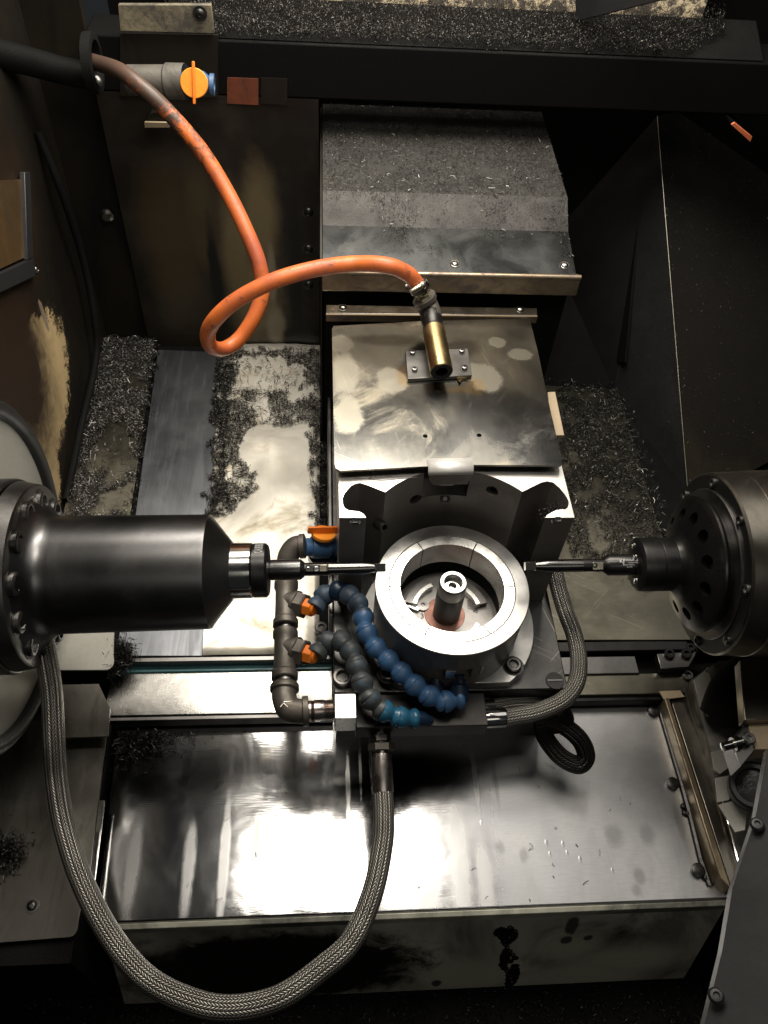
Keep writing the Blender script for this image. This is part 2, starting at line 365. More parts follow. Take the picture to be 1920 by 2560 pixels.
def haze_right(m, x0, x1, add):
    nt = m.node_tree; b = nt.nodes['Principled BSDF']; src = b.inputs['Roughness'].links[0].from_socket
    g = nt.nodes.new('ShaderNodeNewGeometry'); sx = nt.nodes.new('ShaderNodeSeparateXYZ'); nt.links.new(g.outputs['Position'], sx.inputs[0])
    n = noise(nt, g.outputs['Position'], 10, 5, .6, .5); ad = nt.nodes.new('ShaderNodeMath'); ad.operation = 'MULTIPLY_ADD'; nt.links.new(n, ad.inputs[0]); ad.inputs[1].default_value = .25; nt.links.new(sx.outputs['X'], ad.inputs[2])
    mp = nt.nodes.new('ShaderNodeMapRange'); nt.links.new(ad.outputs[0], mp.inputs[0]); mp.inputs[1].default_value = x0; mp.inputs[2].default_value = x1; mp.inputs[3].default_value = 0; mp.inputs[4].default_value = add
    q = nt.nodes.new('ShaderNodeMath'); q.operation = 'ADD'; nt.links.new(src, q.inputs[0]); nt.links.new(mp.outputs[0], q.inputs[1]); nt.links.new(q.outputs[0], b.inputs['Roughness'])
haze_right(M['front'], .04, .26, .30)
def soft(m, blobs, col, edge=.35, wob=.9, scale=30, fine=0., rough=None, amt=1.):
    """patches with a shape of their own, for wear, dirt and painted glow and shade: blobs = [(centre, (rx, ry, rz))] in world metres, ragged by noise"""
    nt = m.node_tree; b = nt.nodes['Principled BSDF']; g = nt.nodes.new('ShaderNodeNewGeometry'); P = g.outputs['Position']; cur = None
    for c, rad_ in blobs:
        v1 = nt.nodes.new('ShaderNodeVectorMath'); v1.operation = 'SUBTRACT'; nt.links.new(P, v1.inputs[0]); v1.inputs[1].default_value = tuple(c)
        v2 = nt.nodes.new('ShaderNodeVectorMath'); v2.operation = 'DIVIDE'; nt.links.new(v1.outputs[0], v2.inputs[0]); v2.inputs[1].default_value = rad_
        v3 = nt.nodes.new('ShaderNodeVectorMath'); v3.operation = 'LENGTH'; nt.links.new(v2.outputs[0], v3.inputs[0])
        o = v3.outputs['Value']
        if cur is None: cur = o
        else:
            q = nt.nodes.new('ShaderNodeMath'); q.operation = 'SMOOTH_MIN'; q.inputs[2].default_value = .25; nt.links.new(cur, q.inputs[0]); nt.links.new(o, q.inputs[1]); cur = q.outputs[0]
    n = noise(nt, P, scale, 8, .68, .5)
    q = nt.nodes.new('ShaderNodeMath'); q.operation = 'MULTIPLY_ADD'; nt.links.new(n, q.inputs[0]); q.inputs[1].default_value = wob; nt.links.new(cur, q.inputs[2]); cur = q.outputs[0]
    if fine:
        q = nt.nodes.new('ShaderNodeMath'); q.operation = 'MULTIPLY_ADD'; nt.links.new(noise(nt, P, 330, 3, .7), q.inputs[0]); q.inputs[1].default_value = fine; nt.links.new(cur, q.inputs[2]); cur = q.outputs[0]
    mid = 1+.5*wob+.5*fine
    mp = nt.nodes.new('ShaderNodeMapRange'); mp.interpolation_type = 'SMOOTHSTEP'; nt.links.new(cur, mp.inputs[0]); mp.inputs[1].default_value = mid-edge/2; mp.inputs[2].default_value = mid+edge/2; mp.inputs[3].default_value = amt; mp.inputs[4].default_value = 0
    src = b.inputs['Base Color'].links[0].from_socket
    nt.links.new(mixc(nt, mp.outputs[0], src, col), b.inputs['Base Color'])
    if rough is not None:
        src = b.inputs['Roughness'].links[0].from_socket; mx = nt.nodes.new('ShaderNodeMix'); nt.links.new(mp.outputs[0], mx.inputs[0]); nt.links.new(src, mx.inputs[2]); mx.inputs[3].default_value = rough; nt.links.new(mx.outputs[0], b.inputs['Roughness'])
# ------------------------------------------------------------------ fasteners
def socket_bolt(par, p, n, r, h=None, mat='oxide', name='bolt', hexr=.5):
    p = Vector(p); n = Vector(n).normalized(); h = h or r*.9; mb = MB()
    mb.lathe(p, n, [(-.0005, r), (h*.8, r), (h, r*.86), (h, r*hexr*1.05)], 28, cap=False)
    mb.lathe(p, n, [(h, r*hexr*1.05), (h*.35, r*hexr)], 6, cap=False)
    u, v = perp(n); c = [p+n*h*.35+(u*math.cos(a*math.pi/3)+v*math.sin(a*math.pi/3))*r*hexr for a in range(6)]
    mb.add(c, [list(range(6))])
    return mb.build(name, M[mat], par)
def button(par, p, n, r, mat='chrome', name='screw', slot=True):
    p = Vector(p); n = Vector(n).normalized(); mb = MB()
    mb.lathe(p, n, [(-.0005, r*1.45), (.0006, r*1.45), (.0007, r), (r*.3, r*.95), (r*.55, r*.7), (r*.66, r*.4), (r*.4, r*.3)], 24)
    return mb.build(name, M[mat], par)
def hexnut(mb, a, b, r, ch=.12):
    a = Vector(a); b = Vector(b); L = (b-a).length
    mb.lathe(a, b-a, [(0, r*.9), (L*ch, r), (L*(1-ch), r), (L, r*.9)], 6)
def swarf(name, label, fn, count, mat, cat='metal chips', lmin=.002, lmax=.0065, wd=.0007, lift=.004, nrm=(0, 0, 1), tilt=.35):
    """fn(n) -> array (k,3) of base points; curled slivers lie there at random"""
    P = fn(count); k = len(P)
    if k == 0: return None
    nrm = np.array(nrm, float); nrm /= np.linalg.norm(nrm)
    a = np.array([1, 0, 0]) if abs(nrm[0]) < .8 else np.array([0, 1, 0])
    u = np.cross(nrm, a); u /= np.linalg.norm(u); v = np.cross(nrm, u)
    th = rng.uniform(0, 2*np.pi, k); el = rng.normal(0, tilt, k)
    d = (np.cos(th)[:, None]*u+np.sin(th)[:, None]*v)*np.cos(el)[:, None]+np.abs(np.sin(el))[:, None]*nrm*rng.choice([-1, 1], k)[:, None]
    s = np.cross(d, nrm); s /= np.linalg.norm(s, axis=1)[:, None]
    t2 = rng.uniform(-1, 1, k)[:, None]; side = s*np.sqrt(1-.6*t2**2)+nrm*t2*.7
    L = rng.uniform(lmin, lmax, k)*rng.uniform(.5, 1.2, k); wdt = wd*rng.uniform(.5, 1.5, k)
    base = P+nrm*(rng.random(k)**2*lift+.0008)[:, None]+nrm*(np.abs(np.sin(el))*L*.5)[:, None]
    base = base+nrm*(np.clip(vn(P[:, 0]*70+3, P[:, 1]*70+P[:, 2]*50)-.45, 0, 1)*lift*2.2*rng.random(k))[:, None]
    curl = nrm*(L*rng.uniform(-.05, .3, k))[:, None]+s*(L*rng.uniform(-.25, .25, k))[:, None]
    a0 = base-d*(L/2)[:, None]; a1 = base+curl; a2 = base+d*(L/2)[:, None]
    o = side*(wdt/2)[:, None]
    vs = np.stack([a0-o, a0+o, a1+o, a1-o, a2+o, a2-o], 1).reshape(-1, 3)
    c0 = vs.mean(0); vs = vs-c0
    f = np.arange(k)[:, None]*6
    faces = np.stack([f+0, f+1, f+2, f+3, f+3, f+2, f+4, f+5], 1).reshape(-1)
    me = bpy.data.meshes.new(name); me.vertices.add(len(vs)); me.vertices.foreach_set('co', vs.astype(np.float32).ravel())
    me.loops.add(k*8); me.loops.foreach_set('vertex_index', faces.astype(np.int32))
    me.polygons.add(k*2); me.polygons.foreach_set('loop_start', (np.arange(k*2)*4).astype(np.int32))
    me.update(calc_edges=True); me.validate(); me.materials.append(M[mat])
    ob = bpy.data.objects.new(name, me); ob.location = c0; COL.objects.link(ob)
    return tag(ob, label, cat, kind='stuff')
# value noise for patchy swarf
_g = rng.random((64, 64))
def vn(x, y):
    def one(x, y):
        xi = np.floor(x).astype(int); yi = np.floor(y).astype(int); fx = x-xi; fy = y-yi
        fx = fx*fx*(3-2*fx); fy = fy*fy*(3-2*fy); G = lambda a, b: _g[a % 64, b % 64]
        return (G(xi, yi)*(1-fx)+G(xi+1, yi)*fx)*(1-fy)+(G(xi, yi+1)*(1-fx)+G(xi+1, yi+1)*fx)*fy
    return (one(x, y)+.5*one(x*2.1+7, y*2.1+3)+.25*one(x*4.3+1, y*4.3+9)+.15*one(x*9, y*9))/1.9
def inpoly(x, y, poly):
    c = np.zeros(len(x), bool); n = len(poly)
    for i in range(n):
        x0, y0 = poly[i]; x1, y1 = poly[(i+1) % n]
        if y0 == y1: continue
        q = ((y0 > y) != (y1 > y)) & (x < (x1-x0)*(y-y0)/(y1-y0)+x0); c ^= q
    return c
def on_plane(polys, z, thr=0., scale=40, holes=(), bias=None):
    """random points inside world polygons at height z, kept where noise passes thr"""
    polys = [[(q.x, q.y) for q in p] for p in polys]; holes = [[(q.x, q.y) for q in p] for p in holes]
    def fn(n):
        A = [q for p in polys for q in p]
        x0, x1 = min(q[0] for q in A), max(q[0] for q in A); y0, y1 = min(q[1] for q in A), max(q[1] for q in A)
        x = rng.uniform(x0, x1, n*3); y = rng.uniform(y0, y1, n*3)
        ok = np.zeros(len(x), bool)
        wob = (vn(x*60+5, y*60)-.5)*.05; w2 = (vn(x*75+31, y*75+17)-.5)*.045
        for p in polys: ok |= inpoly(x+w2, y+w2*.8, p)
        for h in holes: ok &= ~inpoly(x+wob, y+wob*.7, h)
        nz = vn(x*scale, y*scale)+rng.normal(0, .03, len(x))
        if bias is not None: nz = nz+bias(x, y)
        ok &= nz > thr
        P = np.stack([x, y, np.full(len(x), z)], 1)[ok][:n]; return P
    return fn
def ell_(cx, cy, rx, ry, n=12): return [(cx+rx*math.cos(x), cy+ry*math.sin(x)) for x in np.linspace(0, 2*math.pi, n, endpoint=False)]
# =================================================================== THE ENCLOSURE
ZA, ZB, ZC = -.22, -.234, -.262          # way covers, step by step towards the door
ZF = -.50
def quad(*pts): return [Vector(p) for p in pts]
struct('floor', MB().box((-1.6, -1.6, ZF-.02), (1.6, 1.6, ZF)), M['blackgrit'])
yb = .745
# left bay back wall, made of seamed sheets
def sheet(pts, t, nrm=None):
    pts = [Vector(p) for p in pts]
    n = (pts[1]-pts[0]).cross(pts[2]-pts[0]).normalized() if nrm is None else Vector(nrm).normalized()
    return MB().prism(pts, -n*t)
struct('back_wall', MB().box((-1.6, yb+.02, ZF), (-.52, yb+.04, .9)), M['wallsoot'])
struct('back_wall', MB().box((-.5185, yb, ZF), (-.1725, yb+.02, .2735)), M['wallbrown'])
struct('back_wall', MB().box((-.518, .93, ZF), (1.6, .95, .9)), M['black'])
struct('left_wall', MB().box((-.625, -1.6, ZF), (-.606, yb+.02, .9)), M['wallsoot'])
struct('right_wall', MB().box((1.1, -1.6, ZF), (1.12, .95, .9)), M['black'])
wb = lambda a, b, rx, rz: (W(a, b, y=yb), (rx, .05, rz))
soft(M['wallbrown'], [wb(640, 740, .045, .10), wb(650, 560, .030, .10), wb(590, 640, .025, .12)], (.15, .115, .06), edge=1.1, wob=1.0, scale=9, amt=.9)  # brownish glow on the lower right wall, painted into its colour
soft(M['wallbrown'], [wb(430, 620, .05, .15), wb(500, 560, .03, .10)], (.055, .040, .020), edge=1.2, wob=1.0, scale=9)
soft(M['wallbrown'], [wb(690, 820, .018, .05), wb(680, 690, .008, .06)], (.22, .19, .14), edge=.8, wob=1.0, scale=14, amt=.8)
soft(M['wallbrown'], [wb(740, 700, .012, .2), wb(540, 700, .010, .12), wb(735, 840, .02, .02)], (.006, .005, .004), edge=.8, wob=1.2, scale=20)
# beam and ledge at the top
bz0, bz1 = .274, .355
o = MB().box((-.5185, yb, bz0), (1.1, yb+.08, bz1)).build('beam', M['black'], bev=.003)
tag(o, 'sooty black cross beam spanning the top of the chamber above the hood', 'beam')
o = MB().prism([(-.40, yb+.002, bz1+.001), (-.40, yb+.080, bz1+.034), (-.40, yb+.080, bz1+.001)], (.93, 0, 0)).build('ledge', M['blackgrit'], bev=.003)
tag(o, 'narrow ledge on the cross beam buried in black metal chips', 'ledge')
def ledge_pts(n):
    x = rng.uniform(-.40, .47, n); t = rng.random(n)**1.15-.03*rng.random(n)
    x = np.where((x > .40) & (t < (x-.40)*8), .35, x)
    return np.stack([x, yb+.004+t*.074, bz1+.002+np.clip(t, 0, 1)*.013+np.clip(t, 0, 1)**2*.022+np.minimum(t, 0)*.25+.010*vn(x*40, t*4)], 1)
swarf('metal_chips', 'dark glittering chips heaped along the ledge of the cross beam', ledge_pts, 48000, 'chipdark', lift=.014, lmin=.0015, lmax=.004, tilt=.8)
struct('upper_wall', MB().box((-.40, yb+.083, bz1), (.44, yb+.10, .62)), M['creamwall'])
o = sheet([W(1450, 48, y=.80), W(1450, -60, y=.80), W(1720, -60, y=.66), W(1720, -20, y=.66)], .012).build('bracket', M['guard'], bev=.002)
tag(o, 'dark slanted sheet bracket at the right end of the cream upper wall', 'bracket')
o = sheet([W(1450, 47, y=.798), W(1452, 36, y=.796), W(1570, -30, y=.74), W(1560, -24, y=.74)], .004).build('edge_strip', M['lip'])
tag(o, 'thin pale edge strip along the slanted bracket at the top right', 'strip')
# dirty cream plate hanging at the upper left
t = thing('cover_panel', 'dirty cream metal plate with a dark notch hanging at the top left', 'panel', W(420, 78, y=.725))
pl = sheet([W(295, 12, y=.735), W(300, 78, y=.735), W(536, 84, y=.735), W(528, 12, y=.735)], .008).build('plate', M['creamdirty'], t, bev=.001)
button(t, W(500, 34, y=.730), (0, -1, 0), .007, 'grease', 'bolt')
o = sheet([W(300, 84, y=.742), W(300, 240, y=.742), W(545, 244, y=.742), W(545, 88, y=.742)], .004).build('back_plate', M['wallsoot'])
tag(o, 'black recessed plate under the dirty cream panel', 'plate')
for a, b, lab in ((568, 646, 'larger rusty orange label on the sooty beam'), (652, 718, 'faded darker label to the right of the orange one')):
    q = MB().prism([W(a, 193, y=yb-.0005), W(b, 196, y=yb-.0005), W(b, 262, y=yb-.0005), W(a, 258, y=yb-.0005)], (0, -.0012, 0)).build('label', M['orangerust' if a < 600 else 'wallbrown'])
    tag(q, lab, 'label')
# yellow clip with round boss
t = thing('pipe_clip', 'dull brass flat clip under a round boss on the dark back wall', 'clip', W(393, 312, y=.73))
sheet([W(361, 305, y=.718), W(361, 320, y=.718), W(424, 320, y=.718), W(425, 306, y=.718)], .004).build('clip_plate', M['tan'], t, bev=.001)
MB().cyl(W(392, 304, y=.724), W(392, 304, y=.724)+V(0, .022, 0), .014).build('boss', M['wallbrown'], t)
# bolts on the back wall
t = thing('wall_bolts', 'column of dark bolt heads on the back wall beside the hood', 'bolts', W(773, 715, y=yb))
for (x, y) in ((772, 530), (772, 622), (772, 712)):
    button(t, W(x, y, y=yb-.0008), (0, -1, 0), .0085, 'oxide', 'bolt')
o = MB().lathe(W(268, 535, y=yb+.018), (0, -1, 0), [(0, .012), (.006, .012), (.009, .007), (.012, .007)], 20).build('wall_bolt', M['gunmetal']); tag(o, 'single bolt with washer on the dark back wall left of the orange hose', 'bolt')
# left wall window, amber reflection painted into the pane colour, bottom rail
t = thing('window', 'small framed window showing amber brown light on the left wall', 'window', W(20, 690, x=-.60))
def LW(px, py, x=-.60): return W(px, py, x=x)
sheet([LW(-60, 455), LW(62, 448), LW(70, 640), LW(-60, 700)], .003, (1, 0, 0)).build('pane', M['amberpane'], t)
sheet([LW(-60, 712, -.595), LW(84, 645, -.595), LW(90, 690, -.595), LW(-60, 760, -.595)], .008, (1, 0, 0)).build('frame', M['guard'], t, bev=.001)
sheet([LW(62, 430, -.595), LW(76, 430, -.595), LW(84, 644, -.595), LW(70, 650, -.595)], .008, (1, 0, 0)).build('frame', M['guard'], t, bev=.001)
button(t, LW(90, 674, -.596), (1, 0, 0), .005, 'gunmetal')
# peeled patch: bare cream primer with a ragged outline, as a thin flake layer on the wall
M['leftwall'] = M['wallsoot'].copy(); xw = -.606
lb = lambda a, b, ry, rz: (W(a, b, x=xw), (.05, ry, rz))
soft(M['leftwall'], [lb(100, 1010, .17, .11), lb(92, 1110, .17, .07), lb(85, 960, .10, .06), lb(118, 1190, .055, .07), lb(110, 905, .05, .07)], (.60, .45, .24), edge=.06, wob=.75, scale=60, fine=.6, rough=.6)
soft(M['leftwall'], [lb(88, 905, .012, .03), lb(75, 1000, .018, .05)], (.12, .095, .06), edge=.25, wob=.9, scale=50, fine=.4)
soft(M['leftwall'], [lb(110, 790, .008, .03)], (.28, .22, .17), edge=.12, wob=1.1, scale=60, fine=.5)
soft(M['leftwall'], [lb(30, 560, .10, .10), lb(40, 900, .12, .2)], (.028, .017, .011), edge=1., wob=.8)
lw = [o for o in bpy.data.objects if o.name.startswith('left_wall')][0]; lw.data.materials[0] = M['leftwall']
# bent edge of the left wall lining
o = MB().tube(spline([W(95, 330, x=-.60), W(150, 470, x=-.585), W(205, 640, x=-.585), W(235, 790, x=-.585), W(240, 900, x=-.59), W(205, 1060, x=-.595), W(165, 1250, x=-.60)], 8), .006, 10).build('seam_bead', M['blackgrit'])
tag(o, 'black caulked seam running down the corner of the left wall', 'seam')
# =================================================================== FLOOR COVERS LEFT
def fl(pts, z): return [W(a, b, z=z) for a, b in pts]
def cover(name, label, pts, z, mat, t=.004, cat='way cover', bev=.0008):
    o = MB().prism(fl(pts, z), (0, 0, -t)).build(name, M[mat], bev=bev); return tag(o, label, cat)
# outer chip covered strip
cover('floor_plate', 'grey floor plate by the left wall half buried in metal chips', [(252, 842), (392, 842), (300, 1460), (120, 1460)], ZA+.001, 'olive', cat='floor plate')
cover('ground_strip', 'blue grey ground steel strip with long streaks running to the back wall', [(395, 874), (549, 880), (505, 1640), (290, 1640)], ZA+.006, 'strip', t=.01, cat='steel strip')
# bright sheet slightly crumpled
rows = []
x0, y0 = W(560, 1640, z=ZA).x, W(560, 1640, z=ZA).y
for j in range(41):
    row = []
    for i in range(25):
        x = -.372+(.372-.172)*i/24; y = y0+(.742-y0)*j/40
        zz = ZA+.001+.006*float(vn(np.array([x*22.]), np.array([y*15.]))[0])*(1 if .05 < i/24 < .95 else .4)
        row.append((x, y, zz))
    rows.append(row)
mb = MB().strip(rows); o = mb.build('floor_sheet', M['bright_sheet'], smooth=180)
sm = o.modifiers.new('Solid', 'SOLIDIFY'); sm.thickness = .001; sm.offset = -1
tag(o, 'bright crumpled cream steel sheet between the ground strip and the machine table', 'steel sheet')
struct('bed', MB().box((-.605, .032, ZF), (.50, .742, ZA-.006)), M['black'])
struct('bed', MB().box((-.605, -.05, ZF), (.50, .0315, ZB-.022)), M['black'])
# narrow covers at the front of that level (left bay)
yA = W(600, 1640, z=ZA).y
def ybox(name, label, x0, x1, v0, v1, z, mat, t=.012, cat='way cover', bev=.0012, xr=600):
    ya = W(xr, v0, z=z).y; yc = W(xr, v1, z=z).y
    o = MB().box((x0, yc, z-t), (x1, ya, z)).build(name, M[mat], bev=bev); tag(o, label, cat); return o
ybox('lip_strip', 'thin dark rolled lip between the bright sheet and the teal strip', -.485, -.152, 1640, 1652, ZA+.004, 'gunmetal', cat='lip')
ybox('teal_strip', 'teal plastic wiper strip under the bright floor sheet', -.47, -.152, 1660, 1676, ZB+.004, 'teal', cat='strip')
ybox('way_cover', 'bright telescopic cover left of the table between the teal strip and the dark lip', -.478, -.152, 1678, 1784, ZB, 'way', t=.02)
# front covers
yC0 = W(600, 1797, z=ZC).y; yC1 = W(600, 2296, z=ZC).y
xl, xr_ = -.452, .378
t = thing('way_cover', 'large mirror like steel cover below the table, dark bolts along its right edge', 'way cover', (0, yC1, ZC))
MB().prism([(xl-.012, yC0, ZC), (xl, yC1, ZC), (xr_+.004, yC1, ZC), (xr_-.016, yC0+.02, ZC), (-.10, yC0+.03, ZC)], (0, 0, -.012)).build('sheet', M['front'], t, bev=.003)
struct('bed', MB().box((xl+.01, yC1+.012, ZF), (xr_+.02, yC0, ZC-.014)), M['black'])
for (a, b) in ((1632, 1780), (1680, 1962), (1742, 2178)):
    q = W(a, b, z=ZC)
    MB().lathe(q, (0, 0, 1), [(0, .009), (.007, .009), (.008, .0075)], 24).build('bolt', M['oxide'], t)
for (a, b) in ((1655, 1777), (1705, 1955), (1712, 2020), (1760, 2188)):
    q = W(a, b, z=ZC)
    for k in range(3):
        mbx = MB(); c = q+V(random.uniform(-.004, .004), random.uniform(-.01, .01), 0)
        mbx.lathe(c, (random.uniform(-.3, .3), random.uniform(-.3, .3), 1), [(0, .0045), (.003, .0048), (.005, .002)], 7)
        mbx.build('sealant_blob', M['grease'], t, smooth=80)
MB().tube([W(a, b, z=ZC+.001) for a, b in ((1645, 1760), (1672, 1850), (1700, 1945), (1728, 2050), (1752, 2150), (1775, 2215))], .0045, 8).build('seam', M['grease'], t)
zc = lambda a, b, rx, ry: (W(a, b, z=ZC), (rx, ry, .03))
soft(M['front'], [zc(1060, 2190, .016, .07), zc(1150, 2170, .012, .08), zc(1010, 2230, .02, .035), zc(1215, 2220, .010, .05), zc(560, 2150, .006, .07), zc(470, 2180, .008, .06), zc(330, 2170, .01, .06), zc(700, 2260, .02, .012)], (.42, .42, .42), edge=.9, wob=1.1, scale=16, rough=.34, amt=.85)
soft(M['front'], [zc(1535, 2088, .011, .014), zc(1620, 2088, .010, .013), zc(1600, 2192, .007, .010), zc(1592, 2226, .006, .008), zc(1309, 2140, .006, .008), zc(1250, 2118, .007, .008), zc(1700, 2060, .005, .03), zc(1240, 1960, .003, .03)], (.16, .16, .16), edge=1.1, wob=1.5, scale=40, amt=.45)  # dent shadows and dark smears put into the sheet colour
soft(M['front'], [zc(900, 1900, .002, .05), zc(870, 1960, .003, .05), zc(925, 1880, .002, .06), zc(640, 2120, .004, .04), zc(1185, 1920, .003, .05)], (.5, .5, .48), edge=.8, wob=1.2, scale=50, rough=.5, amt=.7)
for (a, b, sz) in ((1365, 2102, .6), (1406, 2105, .6), (1374, 2131, .5), (1417, 2128, .5), (1203, 2050, .5), (1530, 2172, .5), (1449, 2143, .6)):
    q = W(a, b, z=ZC); rows_ = []
    for rr3, hh3 in ((1., -.0001), (.8, .00003), (.5, .0001), (.2, .0003), (.01, .0005)):
        rows_.append([q+V(math.cos(x)*.005*sz*rr3, (math.sin(x)*.005*rr3-(.012*(1-math.sin(x))*.5*rr3))*sz, hh3*sz) for x in np.linspace(0, 2*math.pi, 19)])
    MB().strip(rows_).build('dent', M['front'], t, smooth=180)
# lip, vertical front face, chip trough
o = MB().prism([(xl, yC1-.001, ZC-.001), (xl, yC1-.007, ZC-.004), (xl, yC1-.007, ZC-.026), (xl, yC1+.01, ZC-.03)], (xr_+.012-xl, 0, 0)).build('folded_lip', M['frontdark'], bev=.001)
tag(o, 'folded dark front lip along the near edge of the large cover', 'lip')
yD = yC1+.004
t = thing('apron_panel', 'upright front panel below the big cover stained grey, with painted glow, hose shade and black oil runs', 'panel', (0, yD, ZF+.01))
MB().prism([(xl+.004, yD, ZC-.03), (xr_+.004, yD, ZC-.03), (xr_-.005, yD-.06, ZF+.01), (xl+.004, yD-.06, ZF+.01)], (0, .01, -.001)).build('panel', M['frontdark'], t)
pA = V(0, yD, ZC-.03); pB = V(0, yD-.06, ZF+.01); pn = (pB-pA).cross(V(1, 0, 0)).normalized()
def PL(a, b, off=.0006):
    r_ = W(a, b, d=1.)-Vector(CAM); k_ = (pA+pn*(off if pn.y < 0 else -off)-Vector(CAM)).dot(pn)/r_.dot(pn); return Vector(CAM)+r_*k_
pno = pn if pn.y < 0 else -pn
def blot(pts, jit=3, sub=3):
    out = []
    for i, (a, b) in enumerate(pts):
        a2, b2 = pts[(i+1) % len(pts)]
        for k in range(sub): q = k/sub; out.append((a+(a2-a)*q+random.uniform(-jit, jit), b+(b2-b)*q+random.uniform(-jit, jit)))
    MB().prism([PL(a, b) for a, b in out], pno*.0015).build('oil_run', M['grease'], t, smooth=50)
db = lambda a, b, rx, rz: (PL(a, b, 0), (rx, .05, rz))
soft(M['frontdark'], [db(1160, 2440, .07, .05), db(1450, 2440, .10, .045), db(1560, 2400, .09, .04), db(1420, 2370, .05, .04)], (.50, .48, .37), edge=1.2, wob=1.2, scale=9, amt=.85)  # pale glow on the panel, painted into its colour
soft(M['frontdark'], [db(700, 2420, .2, .10), db(1900, 2400, .07, .16), db(1200, 2560, .5, .028), db(1650, 2520, .14, .05)], (.012, .011, .010), edge=.35, wob=1.0, scale=22, fine=.2)  # black shade by the hose painted in at left, black edges besides
soft(M['frontdark'], [db(1272, 2340, .013, .022), db(1262, 2395, .008, .03), db(1282, 2440, .010, .035), db(1262, 2500, .018, .03), db(1232, 2500, .018, .02), db(1250, 2330, .01, .012)], (.006, .006, .006), edge=.12, wob=1.3, scale=70, fine=.3, rough=.3)
soft(M['frontdark'], [db(1430, 2315, .009, .022), db(1415, 2350, .009, .010), db(1470, 2345, .006, .006), db(1092, 2458, .007, .009)], (.07, .065, .055), edge=.5, wob=1.3, scale=60)
for k in range(26):
    v_ = 2318+k*8.5; q = PL(1272+math.sin(k*.9)*12+random.uniform(-6, 6), v_, .001)
    MB().lathe(q, pno, [(-.002, .003), (.001, random.uniform(.002, .006)), (.003, .001)], 7).build('sludge', M['grease'], t, smooth=80)
# chips in the trough at the bottom
swarf('metal_chips', 'black chips lying in the trough at the bottom of the picture', on_plane([[W(-100, 2450, z=ZF), W(1900, 2450, z=ZF), W(1900, 2700, z=ZF), W(-100, 2700, z=ZF)]], ZF, .3), 9000, 'chipblack', lift=.01)
# left guard plates
def lid(name, label, pts, z, mat, t=.003, screws=()):
    th = thing(name, label, 'guard plate', fl([pts[0]], z)[0])
    MB().prism(fl(pts, z), (0, 0, -t)).build('plate', M[mat], th, bev=.0006)
    for (a, b) in screws: button(th, W(a, b, z=z), (0, 0, 1), .0062, 'gunmetal')
    return th
def rc(cx, cy, r, a0, a1, n=6): return [(cx+r*math.cos(math.radians(a0+(a1-a0)*i/n)), cy+r*math.sin(math.radians(a0+(a1-a0)*i/n))) for i in range(n+1)]
lid('guard_plate', 'pale grey plate with a rounded corner below the left spindle', [(60, 1545), (286, 1545), (284, 1630)]+rc(262, 1652, 23, 0, 90)+[(60, 1676)], ZA+.03, 'disc')
lid('guard_plate', 'pale stained plate with a cut corner under the rounded plate', [(150, 1711), (247, 1709), (275, 1770), (272, 1840), (150, 1845)], ZA+.018, 'panel')
lid('guard_plate', 'long grey guard plate with one screw at the lower left corner of the picture', [(-60, 1800), (272, 1800), (222, 2200), (198, 2290)]+rc(168, 2318, 26, 0, 90)+[(-60, 2362)], ZC+.028, 'panel', screws=((80, 2264),))
o = cover('edge_strip', 'bright narrow ground edge beside the long guard plate', [(246, 2000), (262, 2000), (232, 2235), (219, 2235)], ZC+.030, 'chrome', cat='strip')
struct('bed', MB().box((-.605, -.37, ZF), (xl-.014, -.052, ZC+.02)), M['black'])
# =================================================================== FLOOR COVERS RIGHT
cover('floor_sheet', 'olive grey floor sheet right of the table scattered with chips', [(1250, 960), (1540, 960), (1735, 1600), (1250, 1600)], ZA+.001, 'olive', cat='steel sheet')
yR = W(1600, 1612, z=ZA).y
ybox('lip_strip', 'dark lip at the near edge of the olive sheet', .158, .405, 1602, 1626, ZA-.002, 'oxide', cat='lip', xr=1600, t=.01)
ybox('way_cover', 'narrow dark steel rail right of the table', .158, .318, 1640, 1684, ZB+.004, 'gunmetal', xr=1550)
t = thing('clamp_block', 'small grey steel block with two screws at the right end of the rail', 'block', W(1690, 1668, z=ZB+.012))
MB().prism(fl([(1642, 1634), (1742, 1628), (1738, 1640), (1722, 1668), (1652, 1672)], ZB+.016), (0, 0, -.014)).build('block', M['gunmetal'], t, bev=.001)
for a, b in ((1672, 1637), (1714, 1637)): socket_bolt(t, W(a, b, z=ZB+.016), (0, 0, 1), .0085, .006)
socket_bolt(t, W(1724, 1622, z=ZB+.016), (0, 0, 1), .0075, .006)
o = ybox('way_cover', 'olive telescopic cover right of the table in front of the dark rail', .150, .398, 1684, 1736, ZB, 'olive', xr=1550, t=.02)
socket_bolt(o, W(1718, 1690, z=ZB), (0, 0, 1), .0085, .005, 'gunmetal')
ybox('lip_strip', 'dark rolled lip right of the table at the top of the big front cover', .150, .385, 1737, 1752, ZB-.006, 'oxide', cat='lip', xr=1550, t=.02)
ybox('lip_strip', 'dark rolled lip left of the table at the top of the big front cover', -.47, -.152, 1786, 1797, ZB-.003, 'gunmetal', cat='lip', t=.02)
